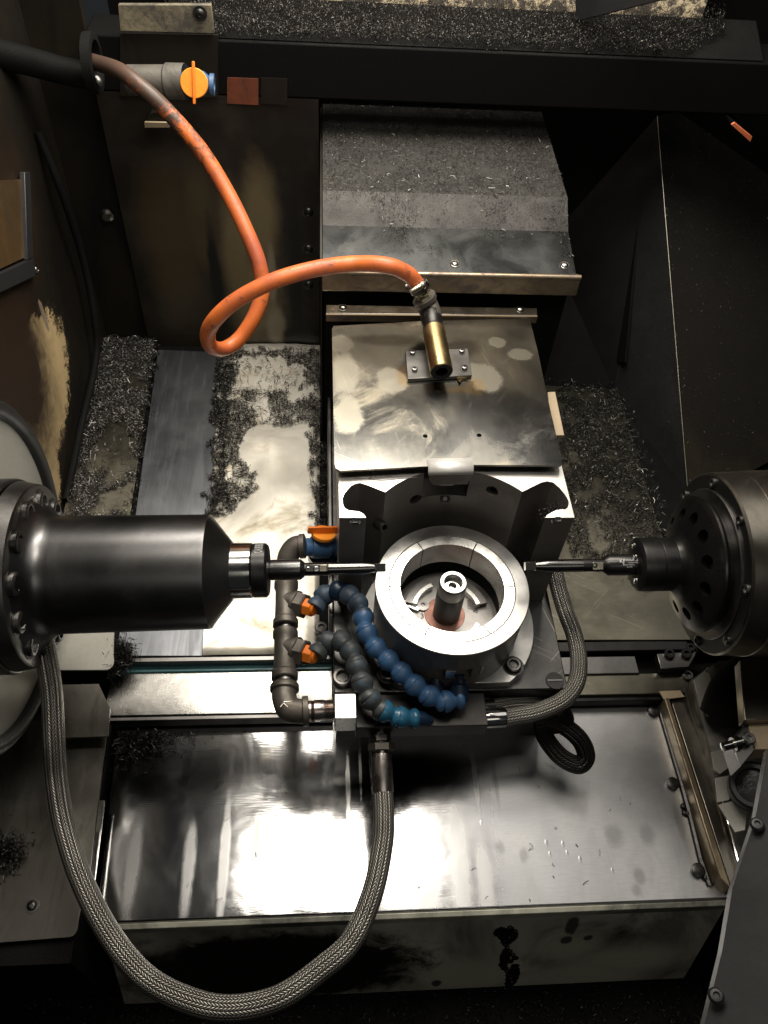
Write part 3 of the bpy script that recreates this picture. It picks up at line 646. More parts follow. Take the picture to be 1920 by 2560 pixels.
# =================================================================== RIGHT WALLS
F1 = W(1535, 975, z=ZA); F2 = W(1745, 1640, z=ZA)
P1 = W(1722, 1260, x=.50); P2 = W(1643, 290, y=.90)
FB = V(.30, .93, -.10)
struct('right_wall', MB().add([F2, F1, P2, P1], [[0, 1, 2, 3]]).add([F1+V(0, 0, 0), FB, P2], [[0, 1, 2]]), M['blackgrit'])
rt = W(2100, 200, x=.95); rb = P1+(rt-P2)
M['rightwall'] = M['blackgrit'].copy()
soft(M['rightwall'], [(P1, (.12, .16, .12)), (P1.lerp(rb, .3), (.15, .2, .12))], (.045, .036, .022), edge=1.3, wob=1.2, scale=12)
soft(M['rightwall'], [(P1.lerp(P2, .45).lerp(rb, .3), (.25, .3, .3))], (.012, .0105, .0085), edge=1.2, wob=1.2, scale=8, fine=.5)
struct('right_wall', MB().add([P1, P2, rt, rb], [[0, 1, 2, 3]]), M['rightwall'])
o = MB().tube([P1.lerp(P2, k/8)+(Vector(CAM)-P1.lerp(P2, k/8)).normalized()*.004 for k in range(9)], .0007, 8).build('edge_strip', M['dried'])
tag(o, 'thin worn bright edge running down the black right wall', 'edge')
t0 = .12
rn = (F2-F1).cross(P2-F1).normalized(); rn = rn if rn.dot(Vector(CAM)-F1) > 0 else -rn
def RW(a, b):
    q = W(a, b, d=1.)-Vector(CAM); return Vector(CAM)+q*((F1-Vector(CAM)).dot(rn)/q.dot(rn))
o = MB().prism([RW(1590, 395), RW(1614, 395), RW(1585, 700), RW(1566, 905), RW(1540, 905), RW(1556, 650)], rn*.003).build('wall_rib', M['black'])
tag(o, 'faint black rib standing on the right wall left of the bright edge', 'rib')
bb = V(.23, .50, ZA+.002)
struct('back_slope', MB().add([F1, W(1250, 960, z=ZA), V(.225, .93, .05), FB], [[0, 1, 2, 3]]), M['blackgrit'])
t = thing('orange_marker', 'small weathered orange bar high on the black right wall', 'bar', W(1855, 330, y=.70))
pr_n = (P1-P2).cross(rt-P2).normalized(); pr_n = pr_n if pr_n.dot(Vector(CAM)-P1) > 0 else -pr_n
def PW(a, b):
    q = W(a, b, d=1.)-Vector(CAM); return Vector(CAM)+q*((P1+pr_n*.006-Vector(CAM)).dot(pr_n)/q.dot(pr_n))
YM = .70
MB().prism([W(1834, 314, y=YM+.004), W(1872, 344, y=YM+.004), W(1872, 352, y=YM+.004), W(1834, 324, y=YM+.004)], (0, .235, 0)).build('stub', M['black'], t)
mb = MB().prism([W(1828, 312, y=YM), W(1837, 306, y=YM), W(1881, 342, y=YM), W(1876, 356, y=YM)], (0, .0035, 0)); mb.build('bar', M['orangebar'], t, bev=.0008)
def wallchips(A, B, C, D, n):
    A, B, C, D = [np.array(q) for q in (A, B, C, D)]
    def fn(k):
        s = rng.random((n, 1)); q = rng.random((n, 1)); return (A*(1-s)+B*s)*(1-q)+(D*(1-s)+C*s)*q
    return fn
nr = (P1-P2).cross(rt-P2).normalized()
if nr.dot(Vector(CAM)-P1) < 0: nr = -nr
swarf('metal_chips', 'fine bright specks of swarf clinging to the black wall on the far right', wallchips(P1, P2, rt, rb, 5000), 5000, 'chip', lmin=.0008, lmax=.004, lift=.0005, wd=.0006, nrm=nr, tilt=.1)
nr2 = (F2-F1).cross(P2-F1).normalized()
if nr2.dot(Vector(CAM)-F1) < 0: nr2 = -nr2
swarf('metal_chips', 'fine specks of swarf on the sloping wall left of the bright edge', wallchips(F2, F1, P2, P1, 2500), 2500, 'chipdark', lmin=.001, lmax=.005, lift=.0005, nrm=nr2, tilt=.1)
nr3 = V(0, -.5, .85)
swarf('metal_chips', 'specks of swarf on the dark slope behind the right floor sheet', wallchips(F1, W(1250, 960, z=ZA), V(.225, .93, .05), FB, 1800), 1800, 'chipdark', lmin=.001, lmax=.006, lift=.002, nrm=nr3, tilt=.2)
# =================================================================== SWARF ON THE FLOORS
swarf('metal_chips', 'thick carpet of grey chips on the floor plate beside the left wall',
      on_plane([fl([(252, 850), (392, 850), (302, 1400), (140, 1400)], ZA)], ZA+.002, .26, 34,
               holes=[fl([(345, 930), (375, 960), (372, 985), (312, 985), (325, 945)], ZA), fl([(285, 1045), (325, 1060), (335, 1130), (325, 1200), (270, 1215), (215, 1160), (250, 1075)], ZA), fl([(250, 1235), (330, 1210), (330, 1290), (240, 1290)], ZA)]),
      30000, 'chip', lift=.009, lmin=.002, lmax=.0065)
swarf('metal_chips', 'dark chips strewn in patches over the bright cream sheet',
      on_plane([fl([(546, 876), (812, 876), (812, 905), (790, 960), (700, 1010), (640, 1060), (600, 1120), (640, 1230), (560, 1300), (522, 1300)], ZA), fl([(768, 876), (812, 876), (840, 1420), (790, 1420), (786, 1200), (772, 1050)], ZA), fl([(600, 990), (812, 1000), (812, 1060), (640, 1070)], ZA)], ZA+.004, .40, 36,
               holes=[fl([(600, 895), (700, 895), (770, 930), (750, 985), (650, 985), (575, 985)], ZA)]),
      22000, 'chipdark', lift=.008, lmin=.002, lmax=.0065)
swarf('metal_chips', 'tight band of dark chips along the right edge of the ground strip',
      on_plane([fl([(546, 876), (585, 876), (572, 1000), (560, 1150), (575, 1290), (520, 1300)], ZA)], ZA+.004, .25, 50), 6500, 'chipdark', lift=.008)
swarf('metal_chips', 'thin line of chips in the groove left of the ground strip',
      on_plane([fl([(386, 860), (397, 860), (340, 1290), (330, 1290)], ZA)], ZA+.002, .2, 60), 1800, 'chipblack', lift=.004)
swarf('metal_chips', 'dark chips spread over the olive floor sheet right of the table',
      on_plane([fl([(1400, 960), (1540, 960), (1650, 1330), (1665, 1480), (1600, 1470), (1540, 1390), (1480, 1440), (1420, 1380), (1400, 1300)], ZA)], ZA+.002, .42, 30, bias=lambda x, y: .35*(y-.30)),
      17000, 'chipdark', lift=.006, lmin=.002, lmax=.007)
swarf('metal_chips', 'loose bright slivers near the right spindle on the olive sheet',
      on_plane([fl([(1400, 960), (1560, 960), (1690, 1400), (1600, 1500), (1420, 1330)], ZA)], ZA+.006, .3, 20), 1400, 'chip', lift=.004, lmin=.005, lmax=.012)
c0 = W(303, 1655, z=ZA)
swarf('metal_chips', 'tangled clump of curly chips beside the rounded left plate', lambda n: np.array([c0.x, c0.y, ZA+.01])+rng.normal(0, 1, (n, 3))*[.010, .013, .005], 1300, 'chipdark', lmin=.008, lmax=.018, tilt=.9)
c1 = W(300, 1840, z=ZC)
swarf('metal_chips', 'dark heap of chips at the top left corner of the large front cover', lambda n: np.array([c1.x, c1.y, ZC+.002])+np.abs(rng.normal(0, 1, (n, 3)))*[.035, -.018, .005], 1100, 'chipblack', lmin=.006, lmax=.014)
c2 = W(15, 2140, z=ZC+.03)
swarf('metal_chips', 'small black clump of chips at the left edge of the long guard plate', lambda n: np.array([c2.x, c2.y, ZC+.034])+rng.normal(0, 1, (n, 3))*[.012, .012, .003], 700, 'chipblack', lmin=.004, lmax=.01)
swarf('metal_chips', 'a few stray slivers lying on the large front cover', on_plane([fl([(300, 1830), (1600, 1830), (1700, 2250), (280, 2250)], ZC)], ZC, .5, 20), 60, 'chipdark', lmin=.003, lmax=.01, lift=.001)
swarf('metal_chips', 'longer curled slivers lying over the finer chips beside the left wall', on_plane([fl([(252, 850), (385, 860), (302, 1400), (140, 1400)], ZA)], ZA+.006, .2, 20), 900, 'chip', lmin=.008, lmax=.016, lift=.006, wd=.0009)
swarf('metal_chips', 'longer dark curls lying along the edges of the cream sheet', on_plane([fl([(546, 876), (812, 876), (812, 905), (640, 1060), (600, 1120), (640, 1230), (560, 1300), (522, 1300)], ZA), fl([(768, 876), (812, 876), (840, 1420), (790, 1420)], ZA)], ZA+.006, .3, 20), 900, 'chipblack', lmin=.007, lmax=.015, lift=.005, wd=.0010)
# =================================================================== HOOD
hx0, hx1 = -.166, .220
prof = [(.463, .150), (.554, .170), (.599, .202), (.857, .217)]
t = thing('column_hood', 'stepped dark sheet metal hood dusted with chips behind the nozzle', 'hood', (0, .7, ZA))
def hoodpart(name, a, b, mat, x1a=hx1, x1b=hx1):
    (ya, za), (yb_, zb) = a, b
    n = V(0, -(zb-za), (yb_-ya)).normalized()*.003
    return MB().prism([(hx0, ya, za), (x1a, ya, za), (x1b, yb_, zb), (hx0, yb_, zb)], -n).build(name, M[mat], t)
hoodpart('front_sheet', prof[0], prof[1], 'hoodface')
hoodpart('step', prof[1], prof[2], 'hooddark')
hoodpart('top_sheet', prof[2], prof[3], 'hoodtop')
MB().prism([(hx0+.002, .475, .145), (hx0+.002, .556, .162), (hx0+.002, .601, .195), (hx0+.002, .857, .211), (hx0+.002, .857, ZA), (hx0+.002, .475, ZA)], (hx1-hx0-.004, 0, 0)).build('body', M['black'], t)
MB().tube([(hx0, .461, .150), (hx1+.006, .461, .150)], .0042, 12).build('bead', M['lip'], t)
MB().prism([(hx0-.001, .458, .148), (hx0-.001, .456, .120), (hx0-.001, .474, .118), (hx0-.001, .474, .148)], (hx1+.007-hx0, 0, 0)).build('lip', M['lip'], t, bev=.0015)
nh = V(0, -.2, .98)
for (a, b) in ((1137, 660), (1411, 664)):
    q = W(a, b, y=.480); q.z = .150+(q.y-.463)*.22
    q = W(a, b, z=.1545); button(t, q, nh, .0055, 'chrome', 'rivet')
MB().prism([(hx0-.004, .47, .145), (hx0-.004, .60, .20), (hx0-.004, .857, .211), (hx0-.004, .857, ZA), (hx0-.004, .47, ZA)], (.003, 0, 0)).build('side_sheet', M['wallsoot'], t)
def hood_pts(n):
    y = rng.uniform(.500, .856, n*2); x = rng.uniform(hx0, hx1, n*2)
    keep = vn(x*18, y*18)+(y-.6)*1.4+(y > .60)*.15+rng.normal(0, .1, len(x)) > .55; x = x[keep][:n]; y = y[keep][:n]
    z = np.interp(y, [.463, .554, .599, .857], [.150, .170, .202, .217]); return np.stack([x, y, z+.0005], 1)
swarf('metal_chips', 'fine chips and slivers coating the top of the dark hood', hood_pts, 22000, 'chipdark', lmin=.0010, lmax=.0035, lift=.0015, wd=.0006, tilt=.3)
swarf('metal_chips', 'longer pale slivers scattered across the hood', lambda n: hood_pts(n), 900, 'chip', lmin=.003, lmax=.012, lift=.001, tilt=.1)
# angle strip below hood
t = thing('angle_strip', 'worn tan angle strip with a screw near each end between hood and guard plate', 'strip', (0, .45, .09))
zs = .108
A = [W(815, 762, z=zs), W(1343, 770, z=zs), W(1343, 788, z=zs), W(815, 783, z=zs)]
MB().prism(A, (0, 0, -.003)).build('strip', M['plate'], t, bev=.0006)
MB().prism([A[3]+V(0, 0, -.0005), A[2]+V(0, 0, -.0005), A[2]+V(0, -.003, -.0005), A[3]+V(0, -.003, -.0005)], (0, 0, -.012)).build('flange', M['lip'], t)
for a, b in ((857, 770), (1300, 775)): button(t, W(a, b, z=zs), (0, 0, 1), .006, 'plate')
# =================================================================== SADDLE + TABLE
t = thing('machine_table', 'dark steel table under the round fixture and the white faced block', 'machine table', (0, 0, ZC))
tx0, tx1, ty0 = -.152, .157, -.097
tb = MB().box((tx0, ty0, -.128), (tx1, .43, -.10)).build('top_plate', M['tabledark'], t, bev=.0015)
MB().box((tx0+.004, ty0+.006, ZC), (tx1-.006, .455, -.129)).build('saddle', M['oxide'], t)
MB().box((-.14, .30, -.10), (.14, .455, .085)).build('riser', M['black'], t)
MB().box((tx0-.006, .02, ZA), (tx0-.0005, .46, -.10)).build('side_strip', M['gunmetal'], t, bev=.001)
socket_bolt(t, W(856, 1699, z=-.10), (0, 0, 1), .0135, .010, 'gunmetal', hexr=.62)
# slotted plug
q = W(1387, 1702, z=-.0995)
MB().lathe(q, (0, 0, 1), [(0, .0125), (.0012, .0122)], 28).build('plug', M['oxide'], t)
MB().box(q+V(-.010, -.001, .001), q+V(.010, .001, .0022)).build('slot', M['gunmetal'], t)
# tan plate poking out at right
o = MB().prism([W(1369, 980, z=.075), W(1388, 979, z=.075), W(1411, 1088, z=.075), W(1380, 1088, z=.075)], (0, 0, -.006)).build('side_plate', M['tan'], bev=.0006)
tag(o, 'small tan flat bar sticking out right of the stained guard plate', 'plate')
# =================================================================== U SHAPED BLOCK
ZT = .09
c3 = lambda a, b: W(a/2.676+830, b/2.676+1130, z=ZT)
t = thing('fixture_block', 'white faced steel block with a half round cutout and two rounded pockets behind the ring', 'fixture block', (0, .12, -.10))
arcC = V(0, 0, ZT)
pts = [c3(50, 440), c3(228, 440), c3(212, 418), c3(190, 404), c3(160, 398), c3(110, 392), c3(84, 376), c3(72, 350), c3(70, 310), c3(84, 278), c3(110, 245), c3(130, 226), c3(158, 212), c3(190, 208), c3(230, 220)]
Lc = c3(360, 272); Rc = c3(1275, 265)
rad = ((Lc.xy.length)+(Rc.xy.length))/2
a0 = math.atan2(Lc.y, Lc.x); a1 = math.atan2(Rc.y, Rc.x)
pts += [V(math.cos(a0+(a1-a0)*i/40)*rad, math.sin(a0+(a1-a0)*i/40)*rad, ZT) for i in range(41)]
pts += [c3(1400, 205), c3(1440, 197), c3(1480, 205), c3(1520, 240), c3(1562, 290), c3(1582, 330), c3(1584, 352), c3(1575, 375), c3(1560, 385), c3(1530, 384), c3(1500, 390), c3(1468, 405), c3(1440, 422), c3(1425, 440), c3(1622, 440)]
pr_ = c3(1622, 440)
pts += [V(pr_.x, .36, ZT), V(c3(50, 440).x, .36, ZT)]
body = MB().prism(pts, (0, 0, -.1895)).build('body', M['bore'], t)
cb = MB().box((-.036, .05, .04), (.026, .175, .12))
cut(body, cb)
cb = MB()
for (a, b) in ((1038, 1248), (1230, 1228)):
    # find the point on the bore wall seen at this pixel
    best = min((abs((W(a, b, z=z_)).xy.length-rad), z_) for z_ in np.linspace(-.02, .088, 60))
    q = W(a, b, z=best[1]); n = V(q.x, q.y, 0).normalized()
    cb.lathe(q-n*.02, n, [(0, .0085), (.045, .0085)], 24)
    MB().lathe(q+n*.018, -n, [(0, .0080), (.012, .0080), (.013, .0068), (.013, .0045), (.004, .004)], 24).build('bolt', M['oxide'], t)
cut(body, cb)
# ground top skin: machined bright face, 0.4 mm proud
tp = MB().prism([q+V(0, 0, .0004) for q in pts], (0, 0, -.0005))
top = tp.build('top_face', M['ground'], t)
cut(top, MB().box((-.036, .05, .04), (.026, .175, .12)))
# threaded holes in pillar fronts
yfr = c3(50, 440).y
for (a, b) in ((887, 1303.5), (1392, 1300)):
    q = W(a, b, y=yfr-.0004)
    mb = MB().lathe(q, (0, -1, 0), [(0, .0066), (.0006, .0072), (.0012, .0060), (.0008, .0052), (.0002, .0040)], 28)
    for k in range(3): pass
    mb.build('threaded_hole', M['chrome'], t)
pk = W(1385, 1280, z=.078)
swarf('metal_chips', 'small black heap of chips caught in the right pocket of the white faced block', lambda n: np.array([pk.x, pk.y, .074])+rng.normal(0, 1, (n, 3))*[.007, .004, .006], 900, 'chipblack', lmin=.0015, lmax=.004, tilt=.8)
# bolt on left bore wall
q = W(944, 1308, z=.03); n = V(.4, -.6, .3).normalized()
socket_bolt(t, q, n, .0075, .016, 'gunmetal')
# fork inside the slot
q0 = V(-.005, .150, .045)
MB().prism([W(1094, 1205, y=.14), W(1138, 1205, y=.14), W(1128, 1233, y=.13), (W(1103, 1233, y=.13))], (0, .01, 0)).build('fork', M['gunmetal'], t, bev=.001)
MB().lathe(W(1112, 1247, y=.12), (0, -.6, .8), [(0, .007), (.004, .0065), (.005, .004), (.003, .003)], 24).build('pin', M['gunmetal'], t)
MB().cyl(W(1153, 1242, y=.13), W(1153, 1229, y=.13), .009, 20).build('plug', M['ring'], t)
# engraving near rear left, partly under the guard plate (upside-down letters)
mb = MB(); q = W(950, 1184, z=ZT+.0006)
text_into(mb, 'JI-L', .020, lambda x, y, h: q+V(x*1.1, y*.9, h), .0001)
mb.build('engraving', M['etch'], t)
q = W(955, 1196, z=ZT+.0006)
MB().prism([q+V(-.045, .002, 0), q+V(0, -.004, 0), q+V(.045, .002, 0), q+V(.045, .0028, 0), q+V(0, -.0032, 0), q+V(-.045, .0028, 0)], (0, 0, .0002)).build('engraving', M['etch'], t)
mb = MB(); q = W(1345, 1180, z=ZT+.0006)
text_into(mb, 'MADE IN USA'[:0]+'- - - - -', .008, lambda x, y, h: q+V(x, y, h), .0001)
mb.build('engraving', M['etch'], t)
# =================================================================== GUARD PLATE
t = thing('guard_plate', 'stained flat steel cover plate with two small holes carrying the brass nozzle', 'guard plate', W(1100, 1000, z=.105))
ZP = .104
pp = [(850, 1177), (840, 1171), (836, 1160), (833, 990), (830, 822), (834, 815), (1050, 803), (1318, 796), (1325, 800), (1345, 880), (1368, 990), (1405, 1150), (1403, 1163), (1180, 1162), (1060, 1166)]
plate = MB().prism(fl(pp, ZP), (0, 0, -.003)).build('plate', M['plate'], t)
cb = MB()
for a, b in ((1063, 1090), (1198, 1088)):
    q = W(a, b, z=ZP); cb.lathe(q+V(0, 0, -.01), (0, 0, 1), [(0, .0032), (.02, .0032)], 20)
cut(plate, cb)
tb0 = [W(1071, 1164, z=ZP), W(1182, 1162, z=ZP), W(1180, 1172, z=ZP-.003), W(1073, 1174, z=ZP-.003)]
def film(pts, mat, h, nm='dried_film', rag=2.2):
    out = []
    for i, (a, b) in enumerate(pts):
        a2, b2 = pts[(i+1) % len(pts)]
        for k in range(4): q = k/4; out.append((a+(a2-a)*q+random.uniform(-rag, rag)*.4, b+(b2-b)*q+random.uniform(-rag, rag)*.4))
    fo_ = MB().prism(fl(out, ZP+h), (0, 0, -h+.00005)).build(nm, M[mat], t, smooth=0)
    if mat == 'plate2': cut(fo_, MB().lathe(W(1198, 1088, z=ZP)+V(0, 0, -.01), (0, 0, 1), [(0, .0034), (.02, .0034)], 20))
def ell(cx, cy, rx, ry, a=0, n=14): return [(cx+rx*math.cos(x)*math.cos(a)-ry*math.sin(x)*math.sin(a), cy+rx*math.cos(x)*math.sin(a)+ry*math.sin(x)*math.cos(a)) for x in np.linspace(0, 2*math.pi, n, endpoint=False)]
zb = lambda a, b, rx, ry: (W(a, b, z=ZP), (rx, ry, .02))
soft(M['plate'], [zb(1250, 1040, .062, .055), zb(1330, 1090, .05, .07), zb(1180, 1110, .05, .045)], (.13, .13, .13), edge=.25, wob=.35, scale=12, amt=.75)  # broad darker grey area towards the right front
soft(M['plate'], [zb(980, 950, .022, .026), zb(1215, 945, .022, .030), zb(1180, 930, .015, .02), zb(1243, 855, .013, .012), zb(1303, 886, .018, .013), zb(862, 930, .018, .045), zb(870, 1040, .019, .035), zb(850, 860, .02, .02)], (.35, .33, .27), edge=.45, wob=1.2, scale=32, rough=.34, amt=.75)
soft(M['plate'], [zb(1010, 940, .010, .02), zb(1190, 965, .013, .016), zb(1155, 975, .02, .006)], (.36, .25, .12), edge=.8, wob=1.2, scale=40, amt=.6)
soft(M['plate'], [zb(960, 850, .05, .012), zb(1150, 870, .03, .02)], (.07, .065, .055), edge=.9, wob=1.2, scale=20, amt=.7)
ra, rb2 = W(1070, 1163, z=ZP), W(1183, 1161, z=ZP)
off = [(.010, .0006), (.0, .0008), (-.004, -.0004), (-.0075, -.0035), (-.0095, -.008)]
o = MB().strip([[ra+V(0, a, b), rb2+V(0, a, b)] for a, b in off]).build('bent_tab', M['palesteel'], t); s_ = o.modifiers.new('S', 'SOLIDIFY'); s_.thickness = .0012; s_.offset = -1
MB().prism([ra+V(.0008, -.0092, -.0085), rb2+V(-.0008, -.0092, -.0085), rb2+V(-.004, -.0075, -.030), ra+V(.010, -.0075, -.030), ra+V(.004, -.008, -.022)], (0, .0012, 0)).build('tab_flap', M['gunmetal'], t)
# =================================================================== BRASS NOZZLE
t = thing('coolant_nozzle', 'brass tube nozzle bolted on a small grey plate on the stained cover', 'nozzle', W(1100, 940, z=ZP))
mp_ = [W(1013, 877, z=ZP+.006), W(1170, 871, z=ZP+.006), W(1180, 938, z=ZP+.006), W(1020, 947, z=ZP+.006)]
MB().prism(mp_, (0, 0, -.0055)).build('mount_plate', M['gunmetal'], t, bev=.0006)
for a, b in ((1031, 884), (1036, 926), (1154, 880), (1161, 922)):
    MB().lathe(W(a, b, z=ZP+.006), (0, 0, 1), [(0, .0058), (.0007, .0058), (.0008, .0042), (.004, .0042), (.0048, .003), (.0048, .0018), (.002, .0016)], 20).build('bolt', M['gunmetal'], t)
nb = W(1104, 930, z=ZP+.026); na = W(1084, 824, z=ZP+.034)
dn = (nb-na); Ln = dn.length
MB().lathe(na, dn, [(0, .0148), (.001, .0158), (Ln-.001, .0158), (Ln, .0150), (Ln, .0085)], 48, cap=False).build('brass_tube', M['brass'], t)
MB().lathe(na, dn, [(Ln, .0150), (Ln+.0003, .0150), (Ln+.0003, .0083), (Ln-.05, .008)], 48, cap=False).lathe(na, dn, [(Ln-.05, .0081), (Ln-.0501, .0001)], 48, cap=False).build('bore', M['oxide'], t)
MB().lathe(na, -dn, [(-.004, .0152), (.003, .0152), (.003, .0135), (.014, .0145), (.018, .0155), (.036, .0150)], 40).build('coupling', M['oxide'], t)
el = spline([na-dn.normalized()*.018, na-dn.normalized()*.034, W(1068, 762, z=.148), W(1062, 748, z=.158)], 6)
MB().tube(el, .0155, 28).build('elbow', M['iron'], t)
e1 = W(1064, 752, z=.155); e2 = W(1046, 718, z=.176)
MB().cyl(e1, e1.lerp(e2, .25), .0175, 32).build('collar', M['iron'], t)
hx = MB(); hexnut(hx, e1.lerp(e2, .25), e1.lerp(e2, .5), .0125); hx.cyl(e1.lerp(e2, .5), e2, .0095, 24); hx.build('barb', M['zinc'], t)
mb = MB(); mb.add([W(1141, 946, z=ZP+.001), W(1160, 944, z=ZP+.001), W(1150, 956, z=ZP+.004), W(1168, 945, z=ZP+.003), W(1158, 950, z=ZP+.001)], [[0, 1, 2], [1, 3, 4]])
o = mb.build('metal_chip', M['brass']); tag(o, 'tiny folded golden shaving beside the nozzle plate', 'metal chip')
# =================================================================== ORANGE HOSE
hp = [W(232, 155, y=.69), W(300, 178, y=.63), W(362, 225, y=.60), W(420, 280, y=.59), W(500, 372, y=.57), W(565, 475, y=.54), W(615, 575, y=.50), W(648, 660, y=.47), W(655, 730, y=.45), W(636, 790, y=.43), W(600, 845, y=.41), W(560, 872, y=.39), W(527, 865, y=.37), W(520, 830, y=.36), W(545, 790, y=.355), W(600, 745, y=.36), W(690, 700, y=.37), W(790, 672, y=.385), W(880, 660, y=.40), W(960, 662, y=.41), W(1020, 684, y=.415), W(1046, 716, y=.415)]
e2b = W(1043, 711, z=.181); hp[-1] = e2b; hp[-2] = W(1018, 684, z=.20); hp[-3] = W(965, 663, z=.215)
t = thing('orange_hose', 'orange rubber hose looping from the dark upper left to the brass nozzle', 'hose', W(560, 872, y=.39))
hsp = spline(hp, 14)
MB().tube(hsp, .0112, 28).build('hose', M['hose'], t)
cl = MB(); dcl = (e2-e1).normalized(); cc = e2b-dcl*.004
ux, vx = perp(dcl)
cl.lathe(cc, dcl, [(-.006, .0135), (-.0055, .0142), (.0055, .0142), (.006, .0135)], 48); cl.build('hose_clamp', M['gunmetal'], t)
q = W(1045, 733, d=(Vector(CAM)-cc).length*.96)
cs = MB(); qq = cc+(Vector(CAM)-cc).normalized()*.0165+dcl*-.001
side = dcl.cross((Vector(CAM)-cc).normalized()).normalized()
cs.lathe(qq-side*.012, side, [(0, .005), (.006, .0052), (.016, .0042), (.017, .006), (.021, .006), (.022, .004)], 16); cs.build('clamp_screw', M['zinc'], t)
tl = MB(); pth = [cc+(-side*math.cos(a)*.0+(side*math.cos(a)+dcl.cross(side)*math.sin(a))*(.0146+.006*max(0, a-.2)/3)) for a in np.linspace(-.4, 2.6, 20)]
tl.strip([[p-dcl*.0058, p+dcl*.0058] for p in pth]); o = tl.build('clamp_band', M['gunmetal'], t); o.modifiers.new('S', 'SOLIDIFY').thickness = .001
# upper left pipework
t = thing('dark_pipe', 'soot covered pipe entering at the top left with a thick ring at its end', 'pipe', W(100, 160, y=.70))
MB().tube([W(-40, 125, y=.62), W(60, 150, y=.66), W(150, 175, y=.70), W(225, 190, y=.715)], .019, 24).build('pipe', M['black'], t)
pc = W(232, 158, y=.69); pa = (W(300, 160, y=.69)-pc).normalized()
MB().lathe(pc-pa*.008, pa, [(0, .037), (.001, .040), (.014, .040), (.015, .037), (.015, .030), (.0, .030)], 40, cap=False).build('ring', M['blackgrit'], t)
MB().lathe(W(240, 207, y=.70), (0, -1, .3), [(0, .012), (.008, .011), (.01, .004)], 9).build('grime_lump', M['gunmetal'], t, smooth=80)
# ball valves
def valve(axis_a, axis_b, base, up, label, rot, knob=.030, knobmat='orangelit', pipe=True, name='ball_valve', handle_t=.012):
    a = Vector(axis_a); b = Vector(axis_b); L = (b-a).length; d = (b-a)/L; up = Vector(up); up = (up-d*up.dot(d)).normalized()
    t = thing(name, label, 'valve', a.lerp(b, .5), 'orange handled coolant valves')
    MB().lathe(a, d, [(0, .013), (L*.18, .013), (L*.2, .0155), (L*.3, .0165), (L*.7, .0165), (L*.8, .013), (L*.86, .011), (L*.88, .0145), (L, .0145), (L, .009), (L*.9, .008)], 32).build('body', M['blue'], t)
    m = a.lerp(b, .48)
    MB().lathe(m, up, [(0, .010), (.020, .010), (.021, .0085)], 24).build('stem', M['bluedark'], t)
    kc = m+up*.020; th = rot
    hb = MB(); hb.lathe(kc, up, [(0, knob*.62), (.001, knob*.65), (.005, knob*.65), (.006, knob*.62)], 40)
    hb.build('handle_disc', M[knobmat], t)
    s = up.cross(d).normalized(); g = (d*math.cos(th)+s*math.sin(th)); h = up.cross(g)
    hl = MB(); hl.prism([kc+g*knob*.9*k1+h*.002*k2+up*.005 for k1, k2 in ((-1, -1), (1, -1), (1, 1), (-1, 1))], up*handle_t)
    hl.build('handle_grip', M['orange'], t, bev=.001)
    return t
va = W(448, 204, y=.66); vb = W(536, 212, y=.66)
t = valve(va, vb, 0, Vector(CAM)-va, 'blue ball valve with round orange handle at the upper left', math.pi/2, knob=.030, handle_t=.005)
o = MB().lathe(W(322, 200, y=.67), va-W(322, 200, y=.67), [(0, .020), (.055, .0215), (.058, .024), (.085, .024), ((va-W(322, 200, y=.67)).length, .017)], 28).build('pipe_adapter', M['casting'])
tag(o, 'grimy grey pipe adapter feeding the upper orange handled valve', 'pipe fitting')
# =================================================================== ROUND FIXTURE
t = thing('round_fixture', 'round steel ring fixture with bright split jaws and a central post', 'fixture', (0, 0, -.10))
fl_n = 72
# flange with a flat towards the front
fp = []
for i in range(96):
    a = 2*math.pi*i/96; x, y = .119*math.cos(a)+.004, .119*math.sin(a); fp.append(V(x, max(y, -.094), -.085))
fo = MB().prism(fp, (0, 0, -.015)).build('base_flange', M['ring'], t, bev=.001)
for (a, b) in ((970, 1684), (1283, 1665)):
    q = W(a, b, z=-.085)
    MB().lathe(q, (0, 0, 1), [(.0002, .0145), (.0004, .0145), (.0004, .0115), (.0003, .011)], 32).build('counterbore', M['oxide'], t)
    socket_bolt(t, q, (0, 0, 1), .0105, .006, 'gunmetal', hexr=.6)
# ring wall, hollow
rb_ = MB().lathe((0, 0, 0), (0, 0, 1), [(-.085, .0985), (-.004, .0985), (-.0015, .1), (0, .0992), (0, .0820), (-.003, .0820), (-.004, .080), (-.085, .080)], 128, cap=False).build('ring_body', M['bore'], t)
MB().lathe((0, 0, 0.0003), (0, 0, 1), [(-.0008, .0990), (0, .0988), (0, .0824), (-.0008, .0822)], 128, cap=False).build('ring_top', M['ring'], t)
# windows in the front of the ring wall
cw = MB()
for ang in (-104, -84):
    a = math.radians(ang); c = V(math.cos(a), math.sin(a), 0)
    s = V(-c.y, c.x, 0); q = c*.088+V(0, 0, -.052)
    cw.prism([q-s*.011+V(0, 0, -.012), q+s*.011+V(0, 0, -.012), q+s*.011+V(0, 0, .012), q-s*.011+V(0, 0, .012)], c*.03)
cut(rb_, cw)
for ang in (-104, -84, -94, -70):
    a = math.radians(ang); c = V(math.cos(a), math.sin(a), 0); s = V(-c.y, c.x, 0)
    if ang in (-94, -70):
        wdt = .005 if ang == -94 else .0012
        q = c*.0988+V(0, 0, -.050); MB().prism([q-s*wdt+V(0, 0, -.010), q+s*wdt+V(0, 0, -.010), q+s*wdt*1.2+V(0, 0, .009), q-s*wdt*1.2+V(0, 0, .009)], c*.0012).build('window_bar', M['jaw'], t)
